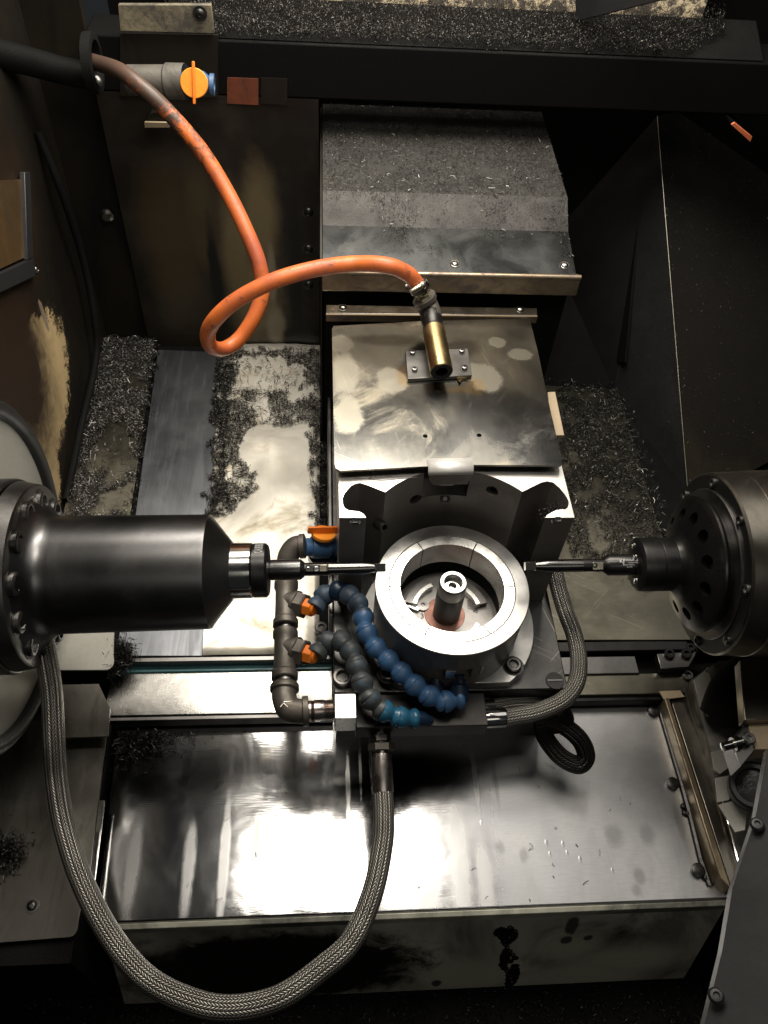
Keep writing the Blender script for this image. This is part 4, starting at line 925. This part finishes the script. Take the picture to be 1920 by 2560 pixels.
# six jaws
for k in range(6):
    n = 16; aa = [math.radians(28+60*k+59.2*i/n) for i in range(n+1)]
    aa = [x-math.radians(28) for x in aa]
    out = [V(math.cos(x)*.0812, math.sin(x)*.0812, 0) for x in aa]; inn = [V(math.cos(x)*.0672, math.sin(x)*.0672, 0) for x in aa]
    MB().prism([q+V(0, 0, .0002) for q in out+inn[::-1]], (0, 0, -.040)).build('jaw', M['jaw'], t, bev=.0004)
MB().lathe((0, 0, -.0405), (0, 0, 1), [(0, .0700), (-.03, .0700)], 96, cap=False).build('inner_liner', M['black'], t)  # black colour supplies the shade of the recess below the jaws
# floor disc
zd = -.068
MB().lathe((0, 0, zd), (0, 0, 1), [(-.012, .0795), (-.002, .0795), (-.0015, .0640), (0, .0635), (0, .0001)], 96, cap=False).build('floor_disc', M['face_plate'], t)
MB().lathe((-.002, 0, zd), (0, 0, 1), [(.0001, .0275), (.0009, .0270), (.0009, .0005)], 64, cap=False).build('copper_shim', M['copper'], t)
for k, (a0_, a1_) in enumerate(((112, 165), (12, 62), (-52, -28))):
    aa = [math.radians(a0_+(a1_-a0_)*i/10) for i in range(11)]
    for (r0, r1, z1, mt, nm) in ((.0575, .0470, .009, 'gunmetal', 'locating_pad'), (.0475, .0415, .0105, 'jaw', 'locating_pad')):
        MB().prism([V(math.cos(x)*r0, math.sin(x)*r0, zd+z1) for x in aa]+[V(math.cos(x)*r1, math.sin(x)*r1, zd+z1) for x in aa[::-1]], (0, 0, -z1+.0005)).build(nm, M[mt], t, bev=.0003)
q = W(1057, 1515, z=zd+.001)
MB().lathe(q, (0, 0, 1), [(-.001, .0085), (.002, .0082), (.002, .004), (.0021, .003), (.0005, .0028)], 32).build('washer', M['gunmetal'], t)
q = W(1035, 1512, z=zd+.001)
MB().prism([q+V(-.012, .006, 0), q+V(.008, -.008, 0), q+V(.004, -.012, 0), q+V(-.016, -.002, 0)], (0, 0, .004)).build('stop_clip', M['jaw'], t, bev=.0005)
mb = MB(); q = W(1066, 1540, z=zd+.0006); text_into(mb, '317', .011, lambda x, y, h: q+V(x, y, h), .0002); mb.build('stamped_number', M['etch'], t)
mb = MB()
for i, s in enumerate(('L-00077', '100001', '110000', 'PF0061')):
    q = W(1172+i*6, 1508+i*4, z=zd+.0006); text_into(mb, s, .0058, lambda x, y, h: q+V(y*-1, x*-1, h), .0002)
mb.build('stamped_number', M['etch'], t)
pz = .010
MB().lathe((0, 0, 0), (0, 0, 1), [(zd+.0008, .0180), (pz-.002, .0180), (pz, .0165), (pz, .0122), (pz-.0012, .0112), (pz-.018, .0112)], 64, cap=False).build('post', M['ring'], t)
pb = [o for o in t.children if o.name.startswith('post')][0]
socket_bolt(pb, (0, 0, pz-.018), (0, 0, 1), .0108, .009, 'chrome', hexr=.52)
MB().lathe((0, 0, 0), (0, 0, 1), [(zd+.001, .0184), (pz-.022, .0184)], 64, cap=False).build('post_sleeve', M['oxide'], t)
# =================================================================== SPINDLES
def axisline(pa, pb):
    A = W(pa[0], pa[1], y=0); B = W(pb[0], pb[1], y=0); return A, B
def pxlathe(A, B, pts, par, name, mat, n=96, cap=True, flip=1):
    """pts=[(px, half px)] -> revolve about A-B"""
    d = (B-A).normalized(); prof = []
    for px, hp_ in pts:
        # parameter along axis whose projection has this px
        lo, hi = -1.5, 1.5
        for _ in range(50):
            m = (lo+hi)/2; q = MM@(np.array(A+d*m)-CAM); xx = 960+F*q[0]/q[2]
            if (xx < px): lo = m
            else: hi = m
        q = MM@(np.array(A+d*lo)-CAM); prof.append((lo, hp_*q[2]/F))
    return MB().lathe(A, d, prof, n, cap).build(name, M[mat], par), prof, d
A, B = axisline((150, 1437), (960, 1419))
t = thing('left_spindle', 'fat black cylindrical spindle nose with bolted flange reaching in from the left', 'spindle', W(95, 1437, y=0))
pxlathe(A, B, [(101, 205), (108, 190), (122, 168), (137, 153), (150, 149), (165, 147), (520, 143), (529, 142)], t, 'nose', 'spindle')
pxlathe(A, B, [(529, 141), (531, 138), (582, 73)], t, 'nose_cone', 'spindle')
pxlathe(A, B, [(582, 70), (630, 69.5), (633, 67)], t, 'nose_ring', 'chrome')
o, prf, dd = pxlathe(A, B, [(-900, 248), (48, 243), (55, 240), (56, 236), (50, 236)], t, 'flange_rim', 'spindle')
o, prf, dd = pxlathe(A, B, [(60, 236), (101, 228), (104, 222), (104, 60)], t, 'flange', 'gunmetal')
fc = A+dd*prf[2][0]; u_, v_ = perp(dd)
for k in range(12):
    a = 2*math.pi*(k+.35)/12; rr = prf[1][1]*.80
    q = fc+(u_*math.cos(a)+v_*math.sin(a))*rr
    MB().lathe(q, dd, [(-.001, .0168), (.0006, .0168), (.0008, .0150)], 28).build('bolt_recess', M['oxide'], t)
    socket_bolt(t, q+dd*.0005, dd, .0132, .006, 'gunmetal', hexr=.62)
# orange reflection sticker-like band? (coloured clamp mark on nose ring)
# guard disc with gasket behind the flange
A2 = W(-60, 1440, y=0)
t2 = thing('guard_disc', 'large pale grey round guard disc with black gasket behind the left flange', 'guard disc', A2)
gd = A+dd*((A2-A).dot(dd)+.02)
MB().lathe(gd, dd, [(0, .193), (.004, .193), (.005, .190)], 96).build('disc', M['disc'], t2)
MB().tube([gd+dd*.004+(u_*math.cos(x)+v_*math.sin(x))*.203 for x in np.linspace(0, 2*math.pi, 80)], .011, 12).build('gasket', M['gasket'], t2)
# left tool
tt = thing('boring_tool', 'black boring bar with a square insert tip held in the left spindle', 'cutting tool', W(700, 1424, y=0))
pxlathe(A, B, [(633.5, 66), (635, 68), (666, 68), (672, 62), (674, 40)], tt, 'collar', 'oxide')
pxlathe(A, B, [(673, 24), (680, 26), (751, 26), (759, 20), (762, 17)], tt, 'holder', 'spindle')
pxlathe(A, B, [(760, 16.5), (822, 16.5)], tt, 'insert_seat', 'oxide')
pxlathe(A, B, [(822, 16.6), (905, 16.0), (918, 14.5), (938, 11)], tt, 'shank', 'toolsteel')
def axp(A, d, px):
    lo, hi = -1.5, 1.5
    for _ in range(50):
        m = (lo+hi)/2; q = MM@(np.array(A+d*m)-CAM)
        if 960+F*q[0]/q[2] < px: lo = m
        else: hi = m
    return A+d*lo
def axbox(mb, A, d, p0, p1, off, w_, h_):
    """box along the axis between px p0,p1, centred off (up, toward camera)"""
    a = axp(A, d, p0); b = axp(A, d, p1); tc = (Vector(CAM)-a); tc = (tc-d*tc.dot(d)).normalized(); s = d.cross(tc).normalized()
    if s.y < 0: s = -s
    a = a+tc*off[1]+s*off[0]; b = b+tc*off[1]+s*off[0]
    mb.prism([a-s*w_-tc*h_, a+s*w_-tc*h_, a+s*w_+tc*h_, a-s*w_+tc*h_], b-a); return mb
axbox(MB(), A, dd, 936, 964, (0, 0), .0052, .0052).build('tip', M['oxide'], tt, bev=.0004)
axbox(MB(), A, dd, 766, 820, (.0012, .0072), .0042, .0022).build('insert_holder', M['gunmetal'], tt, bev=.0004)
axbox(MB(), A, dd, 800, 817, (.0010, .0092), .0040, .0010).build('insert', M['zinc'], tt, bev=.0003)
a_ = axp(A, dd, 790); tc = (Vector(CAM)-a_).normalized()
socket_bolt(tt, a_+tc*.0092, tc, .0034, .0015, 'chrome')
a_ = axp(A, dd, 770); socket_bolt(tt, a_+tc*.0088, tc, .0028, .0015, 'chrome')
# small laser marks on the collar
mb = MB(); ca = axp(A, dd, 652); tc = (Vector(CAM)-ca); tc = (tc-dd*tc.dot(dd)).normalized(); sd = dd.cross(tc); sd = sd if sd.y > 0 else -sd
Rc_ = 68*1.0/F*.985
def wrap(cx, ang0, R_):
    def f(x, y, h):
        an = ang0+x/R_
        return cx+dd*(y)+(tc*math.cos(an)+sd*math.sin(an))*(R_+h+.0002)
    return f
qd = MM@(np.array(ca)-CAM); Rc_ = 68*qd[2]/F
for i, s in enumerate(('KJ 0 B B E', 'I 18 B 005', 'B110 018')):
    text_into(mb, s, .0045, wrap(axp(A, dd, 644+i*7), .95, Rc_), .0001)
mb.build('laser_marking', M['ink'], tt)
# ---- right spindle
A, B = axisline((1312, 1415.5), (1760, 1409)); 
t = thing('right_spindle', 'black faceplate spindle with a ring of round holes on a worn steel drum', 'spindle', W(1760, 1409, y=0))
dome, prf, dd = pxlathe(A, B, [(1668, 62), (1674, 67), (1684, 72)]+[(1694+32*k/14, 84+79*k/14) for k in range(15)]+[(1731, 170), (1736, 171), (1742, 168), (1748, 160), (1786, 158)], t, 'faceplate', 'faceblack')
u_, v_ = perp(dd)
# normal of the cone surface
(s0, r0), (s1, r1) = prf[3], prf[17]
cw = MB(); hp2 = []
for k in range(12):
    a = 2*math.pi*(k+.12)/12; c = u_*math.cos(a)+v_*math.sin(a)
    rm = r0+(r1-r0)*.50; sm_ = s0+(s1-s0)*.50; q = A+dd*sm_+c*rm
    nn = (c*(s1-s0)-dd*(r1-r0)).normalized()
    cw.lathe(q-nn*.016, nn, [(0, .0088), (.03, .0088)], 32)
    hp2.append((q, nn))
cut(dome, cw)
for q, nn in hp2:
    pass
pxlathe(A, B, [(1758, 60), (1758, 186), (1760, 188), (1772, 188)], t, 'seal_ring', 'gunmetal')
dr, prf, dd = pxlathe(A, B, [(1765, 60), (1765, 222), (1769, 227), (1830, 229), (1832, 227), (1834, 230), (1900, 231), (1902, 228), (1904, 231), (2600, 234)], t, 'drum', 'drum')
fc = A+dd*prf[1][0]
o_, p_, _ = pxlathe(A, B, [(1763.5, 60), (1763.5, 221), (1765.5, 221)], t, 'drum_face', 'oxide')
fc = A+dd*p_[0][0]
for k in range(8):
    a = 2*math.pi*(k+.15)/8; q = fc+(u_*math.cos(a)+v_*math.sin(a))*(prf[1][1]*.925)
    socket_bolt(t, q, -dd, .0062, .003, 'gunmetal', hexr=.6)
tt = thing('boring_tool', 'black boring tool with white lettering and a silver insert held in the right spindle', 'cutting tool', W(1560, 1412, y=0))
pxlathe(A, B, [(1586, 55), (1588, 60), (1592, 66), (1598, 67), (1638, 67), (1640, 65.5), (1642, 67), (1676, 67)], tt, 'collar', 'oxide')
pxlathe(A, B, [(1507, 18), (1519, 26.5), (1592, 26.5)], tt, 'holder', 'oxide')
pxlathe(A, B, [(1455, 16), (1508, 16)], tt, 'insert_seat', 'oxide')
pxlathe(A, B, [(1338, 11), (1362, 15), (1372, 16), (1455, 16.2)], tt, 'shank', 'toolsteel')
axbox(MB(), A, dd, 1312, 1338, (0, 0), .0052, .0052).build('tip', M['oxide'], tt, bev=.0004)
axbox(MB(), A, dd, 1476, 1502, (-.0012, .0070), .0045, .0024).build('insert', M['zinc'], tt, bev=.0003)
a_ = axp(A, dd, 1487); tc = (Vector(CAM)-a_).normalized()
socket_bolt(tt, a_+tc*.0090, tc, .0036, .0016, 'oxide')
ca = axp(A, dd, 1588); sdv = dd.cross(tc); sdv = sdv if sdv.y > 0 else -sdv
for an in (-.6, .25, 1.0, 1.7):
    c = (tc*math.cos(an*1.6)+sdv*math.sin(an*1.6)); qd = MM@(np.array(ca)-CAM)
    socket_bolt(tt, axp(A, dd, 1588)+c*.0255-dd*.0006, -dd, .0042, .002, 'chrome')
# lettering wrapped round the holder
mb = MB(); qd = MM@(np.array(axp(A, dd, 1556))-CAM); Rh = 26.5*qd[2]/F
tc = (Vector(CAM)-axp(A, dd, 1556)); tc = (tc-dd*tc.dot(dd)).normalized(); sdv = dd.cross(tc); sdv = sdv if sdv.y > 0 else -sdv
def wr(px, dy):
    c0_ = axp(A, dd, px)
    def f(x, y, h):
        an = (dy+y)/Rh; return c0_+dd*x+(tc*math.cos(an)+sdv*math.sin(an))*(Rh+h+.00015)
    return f
text_into(mb, 'KJ', .0068, wr(1546, .0046), .0001); text_into(mb, 'TOOLING', .0040, wr(1568, .0058), .0001)
text_into(mb, 'ACCESSORIES', .0021, wr(1573, .0024), .0001); text_into(mb, 'BORING  MADE IN', .0018, wr(1562, -.0002), .0001); text_into(mb, 'KJ-1750', .0022, wr(1564, -.0028), .0001)
mb.build('lettering', M['ink'], tt)
# =================================================================== PIPE MANIFOLD
ZM = -.085
t = thing('pipe_manifold', 'grey malleable iron pipe manifold with two tees left of the round fixture', 'pipe manifold', W(712, 1600, z=ZM-.03))
m1 = W(716, 1440, z=ZM); m2 = W(711, 1740, z=ZM); md = (m2-m1).normalized(); sideX = V(1, 0, 0)
def pm(v): # point on the run at pixel row v
    return m1.lerp(m2, 0)+md*((W(714, v, z=ZM)-m1).dot(md))
def rseg(name, v0, v1, prof, mat='iron', n=36):
    a = pm(v0); b = pm(v1); L = (b-a).length
    return MB().lathe(a, b-a, [(k*L, r) for k, r in prof], n).build(name, M[mat], t)
# tee 1 (upper) and tee 2
def tee(v0, v1, vb, px1):
    rseg('tee', v0, v1, [(0, .0155), (.02, .0168), (.13, .0168), (.17, .0148), (.5, .0146), (.83, .0148), (.87, .0170), (.98, .0170), (1, .0155)])
    a = pm(vb); b = W(px1, vb+8, z=ZM+.004); L = (b-a).length
    MB().lathe(a, b-a, [(0, .0146), (L*.72, .0160), (L*.74, .0185), (L*.97, .0185), (L, .017)], 36).build('tee_outlet', M['iron'], t)
    c = b+(b-a).normalized()*.012; hb = MB(); hexnut(hb, b-(b-a).normalized()*.002, c, .0185); hb.build('bushing', M['iron'], t)
    return c, (b-a).normalized()
b1, bd1 = tee(1455, 1568, 1503, 744)
b2, bd2 = tee(1578, 1700, 1620, 744)
rseg('nipple', 1564, 1584, [(0, .0115), (1, .0115)], 'gunmetal')
rseg('nipple', 1698, 1712, [(0, .0125), (1, .0125)], 'gunmetal')
rseg('nipple', 1430, 1458, [(0, .0112), (1, .0112)], 'gunmetal')
# lower elbow
zE = ZM
ec = [pm(1710), pm(1724), pm(1745), W(722, 1772, z=zE), W(748, 1778, z=zE), W(768, 1777, z=zE)]
MB().tube(spline(ec, 8), .0156, 32).build('elbow', M['iron'], t)
a = pm(1712); b = pm(1726); MB().lathe(a, b-a, [(0, .0172), (.002, .0186), ((b-a).length, .0186), ((b-a).length+.002, .016)], 36).build('elbow_band', M['iron'], t)
a = W(756, 1778, z=zE); b = W(770, 1777, z=zE); MB().lathe(a, b-a, [(0, .0175), (.001, .0188), ((b-a).length, .0188), ((b-a).length+.001, .017)], 36).build('elbow_band', M['iron'], t)
mb = MB()
eq = W(713, 1758, z=zE+.0152)
for (dx, dy, L_, an) in ((-.002, 0, .014, 1.0), (.003, .002, .010, .2), (.001, -.003, .007, -.7)):
    c = eq+V(dx, dy, 0); g = V(math.cos(an), math.sin(an), -.25)*L_/2; mb.tube([c-g, c, c+g], .0008, 6)
mb.build('cast_mark', M['crimp'], t)
# threaded nipple to the block
a = W(770, 1777, z=zE); b = W(836, 1774, z=zE); L = (b-a).length
prof_ = [(0, .0125), (L*.12, .0125)]
for k in range(5): prof_ += [(L*(.12+.02*k), .0128), (L*(.13+.02*k), .0118)]
prof_ += [(L*.25, .0132), (L*.62, .0132)]
for k in range(10): prof_ += [(L*(.64+.035*k), .0128), (L*(.655+.035*k), .0118)]
MB().lathe(a, b-a, prof_, 32).build('nipple', M['crimp'], t)
# upper elbow towards the valve
ue = [pm(1434), pm(1415), W(722, 1388, z=ZM+.01), W(738, 1367, z=ZM+.018), W(762, 1364, z=ZM+.02)]
MB().tube(spline(ue, 8), .0150, 32).build('elbow', M['iron'], t)
a = pm(1418); b = pm(1430); MB().lathe(a, b-a, [(0, .0160), (.001, .0175), ((b-a).length, .0178), ((b-a).length+.001, .016)], 36).build('elbow_band', M['iron'], t)
a = W(748, 1366, z=ZM+.019); b = W(762, 1365, z=ZM+.02); MB().lathe(a, b-a, [(0, .0160), (.001, .0178), ((b-a).length, .0178), ((b-a).length+.001, .0155)], 36).build('elbow_band', M['iron'], t)
# lower valve
va = W(762, 1368, z=ZM+.02); vb = W(846, 1366, z=ZM+.01)
t = valve(va, vb, 0, V(0, .25, 1), 'dark blue ball valve with a large orange wing handle above the left tool', 0.0, knob=.0265, handle_t=.011)
o = MB().cyl(W(807, 1378, z=ZM-.002), W(806, 1392, z=ZM-.03), .022, 24).build('valve_base', M['bluedark'], bev=.002); tag(o, 'dark blue block below the wing handled valve', 'valve base')
# distribution block
t = thing('coupling_block', 'bright square steel block joining the pipe elbow to the table front', 'block', W(862, 1790, z=-.125))
q = W(836, 1734, z=-.068); q2 = W(892, 1796, z=-.068)
MB().box((q.x, q2.y, -.105), (q2.x, q.y, -.068)).build('block', M['jaw'], t, bev=.0012)
MB().box((q2.x+.0005, q2.y+.004, -.135), (q2.x+.17, ty0-.0008, -.105)).build('manifold_bar', M['oxide'], t, bev=.001)
socket_bolt(None or t, W(803, 1572, z=ZA+.012), (0, 0, 1), .010, .006, 'gunmetal')
# =================================================================== SEGMENTED COOLANT HOSES
def segment_mesh():
    mb = MB(); R_ = .0136
    prof_ = []
    prof_ = [(.0012, .0128), (0, .0136), (.0006, .0146), (.004, .0150), (.008, .0144), (.012, .0123), (.0148, .0104), (.0163, .0101), (.0182, .0113), (.0202, .0130), (.0225, .0137), (.025, .0135), (.028, .0115)]
    mb.lathe((0, 0, 0), (0, 0, 1), prof_, 36); return mb
def seg_hose(label, pts, mats, nut, nutdir, name='segmented_hose'):
    pts = [Vector(p) for p in pts]
    t = thing(name, label, 'coolant hose', pts[-1], 'segmented plastic coolant hoses')
    nb_ = MB(); a = nut-nutdir*.001; hexnut(nb_, a, a+nutdir*.013, .0128); nb_.lathe(a+nutdir*.0125, nutdir, [(0, .0095), (.004, .0095)], 24); nb_.build('connector', M['orange'], t, bev=.0006)
    sp = spline(pts, 24); Ls = [0]
    for i in range(1, len(sp)): Ls.append(Ls[-1]+(sp[i]-sp[i-1]).length)
    step = .0228; n = int(Ls[-1]/step); cache = {}
    def at(s):
        s = max(0, min(Ls[-1], s)); 
        for i in range(1, len(Ls)):
            if Ls[i] >= s:
                q = (s-Ls[i-1])/max(1e-9, Ls[i]-Ls[i-1]); return sp[i-1].lerp(sp[i], q)
        return sp[-1]
    base = Vector(t['_loc'])
    for k in range(n):
        a = at(k*step); b = at((k+1)*step); mt = mats[min(len(mats)-1, int(k*len(mats)/n))]
        if mt not in cache:
            o = segment_mesh().build('segment', M[mt], None, origin=(0, 0, 0)); cache[mt] = o
        else:
            o = cache[mt].copy(); COL.objects.link(o)
        o.parent = t; o.location = a-base; o.rotation_mode = 'QUATERNION'
        o.rotation_quaternion = (b-a).to_track_quat('Z', 'Y') @ Matrix.Rotation(random.random()*6, 4, 'Z').to_quaternion()
        o.scale = (.96, .96, .96)
    return t, at(n*step), (at(n*step)-at((n-1)*step)).normalized()
P1p = [b1+bd1*.014] + [W(a, b, z=z) for a, b, z in ((815, 1481, -.072), (851, 1477, -.060), (879, 1491, -.050), (902, 1521, -.045), (910, 1558, -.045), (918, 1590, -.047), (944, 1623, -.052), (976, 1655, -.058), (1012, 1689, -.064), (1050, 1724, -.072), (1090, 1750, -.080), (1130, 1755, -.082), (1160, 1738, -.080), (1170, 1712, -.075))]
t, e, ed = seg_hose('blue segmented coolant hose from the upper tee curling to the front of the fixture', P1p, ['bluedusty', 'bluedusty', 'bluedark', 'bluedusty', 'bluedusty', 'blue', 'blue', 'blue', 'blue', 'blue', 'blue', 'blue', 'blue'], b1, bd1)
MB().lathe(e, V(0, .8, .3).normalized(), [(-.004, .0110), (.010, .0125), (.016, .0128), (.018, .0105), (.03, .010)], 28).build('nozzle_tip', M['bluedark'], t)
P2p = [b2+bd2*.014] + [W(a, b, z=z) for a, b, z in ((822, 1597, -.072), (860, 1607, -.062), (882, 1640, -.058), (897, 1678, -.060), (909, 1722, -.066), (938, 1762, -.075), (980, 1789, -.085), (1023, 1796, -.09), (1062, 1796, -.095))]
t, e, ed = seg_hose('grey grimed segmented coolant hose from the lower tee ending low under the fixture', P2p, ['bluegrey', 'bluegrey', 'bluegrey', 'bluegrey', 'bluegrey', 'bluegrey', 'bluedeep', 'bluedeep'], b2, bd2)
MB().lathe(e, ed, [(-.003, .011), (.012, .010), (.02, .006), (.024, .005)], 24).build('nozzle_tip', M['bluedark'], t)
o = MB().lathe(W(1090, 1738, z=-.09), V(0, .6, .5), [(0, .012), (.006, .013), (.010, .0125), (.014, .010), (.03, .0095)], 28).build('nozzle', M['bluedark']); tag(o, 'short dark blue nozzle pointing up under the ring window', 'nozzle')
# =================================================================== BRAIDED HOSES
def fitting(par, a, b, parts):
    """parts: (name, t0, t1, r, kind, mat)"""
    a = Vector(a); b = Vector(b)
    for nm, t0_, t1_, r, kind, mt in parts:
        mb = MB(); p = a.lerp(b, t0_); q = a.lerp(b, t1_); L = (q-p).length
        if kind == 'hex': hexnut(mb, p, q, r)
        else: mb.lathe(p, q-p, [(0, r*.92), (L*.06, r), (L*.85, r), (L, r*.94)], 32)
        mb.build(nm, M[mt], par)
t = thing('braided_hose', 'long steel braided hose hanging in a wide loop across the lower left', 'hose', W(560, 2520, z=-.15))
hl = [W(108, 1600, z=-.02), W(128, 1720, z=-.06), (W(135, 1850, z=-.09)), W(142, 1950, z=-.12), W(160, 2060, z=-.14), W(200, 2190, z=-.15), W(270, 2330, z=-.155), W(360, 2440, z=-.155), W(470, 2500, z=-.155), W(575, 2520, z=-.155), W(695, 2495, z=-.155), W(800, 2425, z=-.155), W(880, 2350, z=-.155), W(932, 2230, z=-.155), W(957, 2110, z=-.152), W(960, 2040, z=-.15), W(957, 1975, z=-.148)]
MB().tube(spline(hl, 12), .0128, 32).build('hose', M['braid'], t)
fitting(t, W(957, 1985, z=-.149), W(951, 1810, z=-.125), [('ferrule', 0, .56, .0136, 'c', 'crimp'), ('nut', .60, .72, .0172, 'hex', 'iron'), ('stub', .54, .95, .0095, 'c', 'crimp'), ('nut', .74, .84, .0130, 'hex', 'crimp'), ('elbow_cap', .88, 1.02, .0105, 'hex', 'crimp')])
t = thing('braided_hose', 'steel braided hose curving down right of the round fixture to a bright ferrule', 'hose', W(1455, 1690, z=-.12))
hr = [W(1384, 1415, z=-.07), W(1396, 1470, z=-.075), W(1414, 1530, z=-.085), W(1436, 1590, z=-.095), W(1447, 1650, z=-.10), W(1440, 1708, z=-.105), W(1405, 1752, z=-.11), W(1345, 1779, z=-.115), W(1290, 1790, z=-.118), W(1255, 1795, z=-.12)]
MB().tube(spline(hr, 12), .0116, 32).build('hose', M['braid'], t)
fitting(t, W(1265, 1793, z=-.12), W(1112, 1801, z=-.125), [('ferrule', 0, .44, .0132, 'c', 'chrome'), ('nut', .46, .55, .0140, 'hex', 'crimp'), ('stub', .42, .95, .0075, 'c', 'crimp'), ('nut', .68, .80, .0130, 'hex', 'iron'), ('elbow_cap', .84, 1.0, .0105, 'c', 'chrome')])
t = thing('braided_hose', 'dark oily braided hose coiled in a small loop under the right braided hose', 'hose', W(1450, 1900, z=-.2))
hr = [W(1188, 1771, z=-.125), W(1235, 1765, z=-.125), W(1290, 1756, z=-.13), W(1350, 1757, z=-.135), W(1400, 1775, z=-.145), W(1412, 1800, z=-.16), W(1385, 1812, z=-.175), (W(1358, 1800, z=-.18)), W(1362, 1840, z=-.19), W(1400, 1890, z=-.20), W(1445, 1912, z=-.20), W(1465, 1890, z=-.19), W(1450, 1850, z=-.175), W(1410, 1815, z=-.165), W(1365, 1798, z=-.16), W(1340, 1800, z=-.165)]
MB().tube(spline(hr[:5], 12), .0095, 24).build('hose', M['braid'], t)
MB().tube(spline(hr[4:], 12), .0125, 28).build('hose_loop', M['braiddark'], t)
MB().cyl(W(1130, 1772, z=-.125), W(1235, 1766, z=-.125), .0100, 24).build('ferrule', M['oxide'], t)
# =================================================================== RIGHT LOWER MACHINERY
t = thing('side_rail', 'worn brown diagonal rail at the right edge of the big front cover', 'rail', W(1750, 2000, z=ZC))
zr = ZC+.03
MB().prism(fl([(1660, 1745), (1672, 1740), (1830, 2222), (1800, 2195)], zr), (0, 0, -.05)).build('edge_bar', M['rail'], t, bev=.002)
MB().prism(fl([(1673, 1738), (1720, 1710), (1780, 1900), (1850, 2175), (1832, 2228)], zr-.008), (0, 0, -.04)).build('web', M['drum'], t, bev=.001)
MB().tube(fl([(1722, 1712), (1781, 1905), (1850, 2172)], zr+.001), .0022, 8).build('bright_edge', M['chrome'], t)
o = MB().prism(fl([(1648, 1728), (1700, 1726), (1712, 1742), (1660, 1748)], ZB+.002), (0, 0, -.002)).build('shim', M['tan']); tag(o, 'orange tan shim at the far end of the brown side rail', 'shim')
# casting behind
o = sheet([W(1725, 1700, z=-.20), W(1800, 1650, z=-.16), W(1990, 1650, z=-.12), W(1990, 2260, z=-.20), W(1862, 2210, z=-.24), W(1790, 1930, z=-.225)], .03, (0, 0, 1)).build('machine_casting', M['casting'], bev=.002)
tag(o, 'grimy peeling grey casting to the right of the brown rail', 'casting')
struct('bed', MB().box((.40, -.6, ZF), (1.1, .50, -.27)), M['black'])
# peeled paint flakes
for k, pts_ in enumerate((((1778, 1880), (1812, 1872), (1826, 1915), (1800, 1935), (1786, 1925)), ((1788, 1945), (1826, 1938), (1838, 1975), (1822, 2000), (1794, 2005)), ((1796, 2012), (1840, 2000), (1868, 2030), (1862, 2075), (1838, 2080), (1820, 2050)), ((1735, 1700), (1770, 1668), (1790, 1760), (1770, 1790), (1752, 1770)))):
    zz = -.196; o = MB().prism(fl(pts_, zz+.006+.003*k), (0, 0, -.002)).build('paint_flake', M['disc'])
    tag(o, ['curled grey paint flake highest of three beside the rail', 'grey paint flake with a crack in the middle of the peeling row', 'largest lowest peeling paint flake beside the dark guard', 'dull paint flake under the right spindle'][k], 'paint flake')
t = thing('end_stop', 'tan steel block with a bright threaded stop screw at the right edge', 'block', W(1880, 1850, z=-.1))
MB().prism(fl([(1868, 1802), (1990, 1802), (1990, 1873), (1889, 1873)], -.10), (0, 0, -.03)).build('block', M['tan'], t, bev=.001)
MB().prism(fl([(1830, 1860), (1868, 1802), (1889, 1873), (1850, 1920)], -.103), (0, 0, -.03)).build('side', M['gunmetal'], t, bev=.001)
MB().prism(fl([(1850, 1650), (1990, 1620), (1990, 1795), (1862, 1800)], -.085), (0, 0, -.02)).build('upper_plate', M['drum'], t, bev=.001)
a = W(1805, 1868, z=-.10); b = W(1866, 1852, z=-.10); L = (b-a).length
MB().lathe(a, b-a, [(0, .003), (.001, .0055), (.016, .0055), (.016, .009), (.024, .009), (.024, .006), (L, .006)], 20).build('stop_screw', M['chrome'], t)
socket_bolt(t, W(1871, 1848, z=-.095), (0, 0, 1), .008, .005, 'gunmetal')
q = W(1882, 1965, z=-.15)
t = thing('black_knob', 'round black grease filled cap below the tan end stop', 'cap', q)
MB().lathe(q, (-.35, -.2, .9), [(-.02, .030), (.008, .030), (.011, .027), (.011, .022), (.004, .020)], 40).build('rim', M['rubber'], t)
MB().lathe(q, (-.35, -.2, .9), [(.0045, .020), (.006, .012), (.0055, .0005)], 20, cap=False).build('core', M['grease'], t)
o = MB().tube(spline([W(1990, 1650, z=-.12), W(1900, 1690, z=-.13), W(1850, 1730, z=-.15), W(1820, 1800, z=-.18)], 8), .04, 20).build('oily_duct', M['black']); tag(o, 'thick oily black duct under the right spindle drum', 'duct')
# foreground guard at lower right (close to the camera)
t = thing('door_guard', 'large dark grey guard panel with two bolts in the lower right foreground', 'guard panel', W(1850, 2400, d=.62))
gpts = [W(1922, 1868, d=.80), W(1888, 2047, d=.775), W(1832, 2220, d=.74), W(1806, 2377, d=.71), W(1757, 2580, d=.67), W(2080, 2640, d=.62), W(2080, 1850, d=.76)]
MB().prism(gpts, (0.0, 0.0, -.012)).build('panel', M['guard'], t, bev=.0004)
for a, b, dd_ in ((1892, 2062, .768), (1790, 2490, .682)):
    q = W(a, b, d=dd_-.004); MB().lathe(q, (-.25, .1, .95), [(0, .0066), (.001, .0068), (.002, .0062), (.0034, .0048), (.0036, .0028), (.0016, .0024)], 24).build('bolt', M['rubber'], t)
# clean internal helper properties
for o in list(bpy.data.objects):
    if '_loc' in o: del o['_loc']
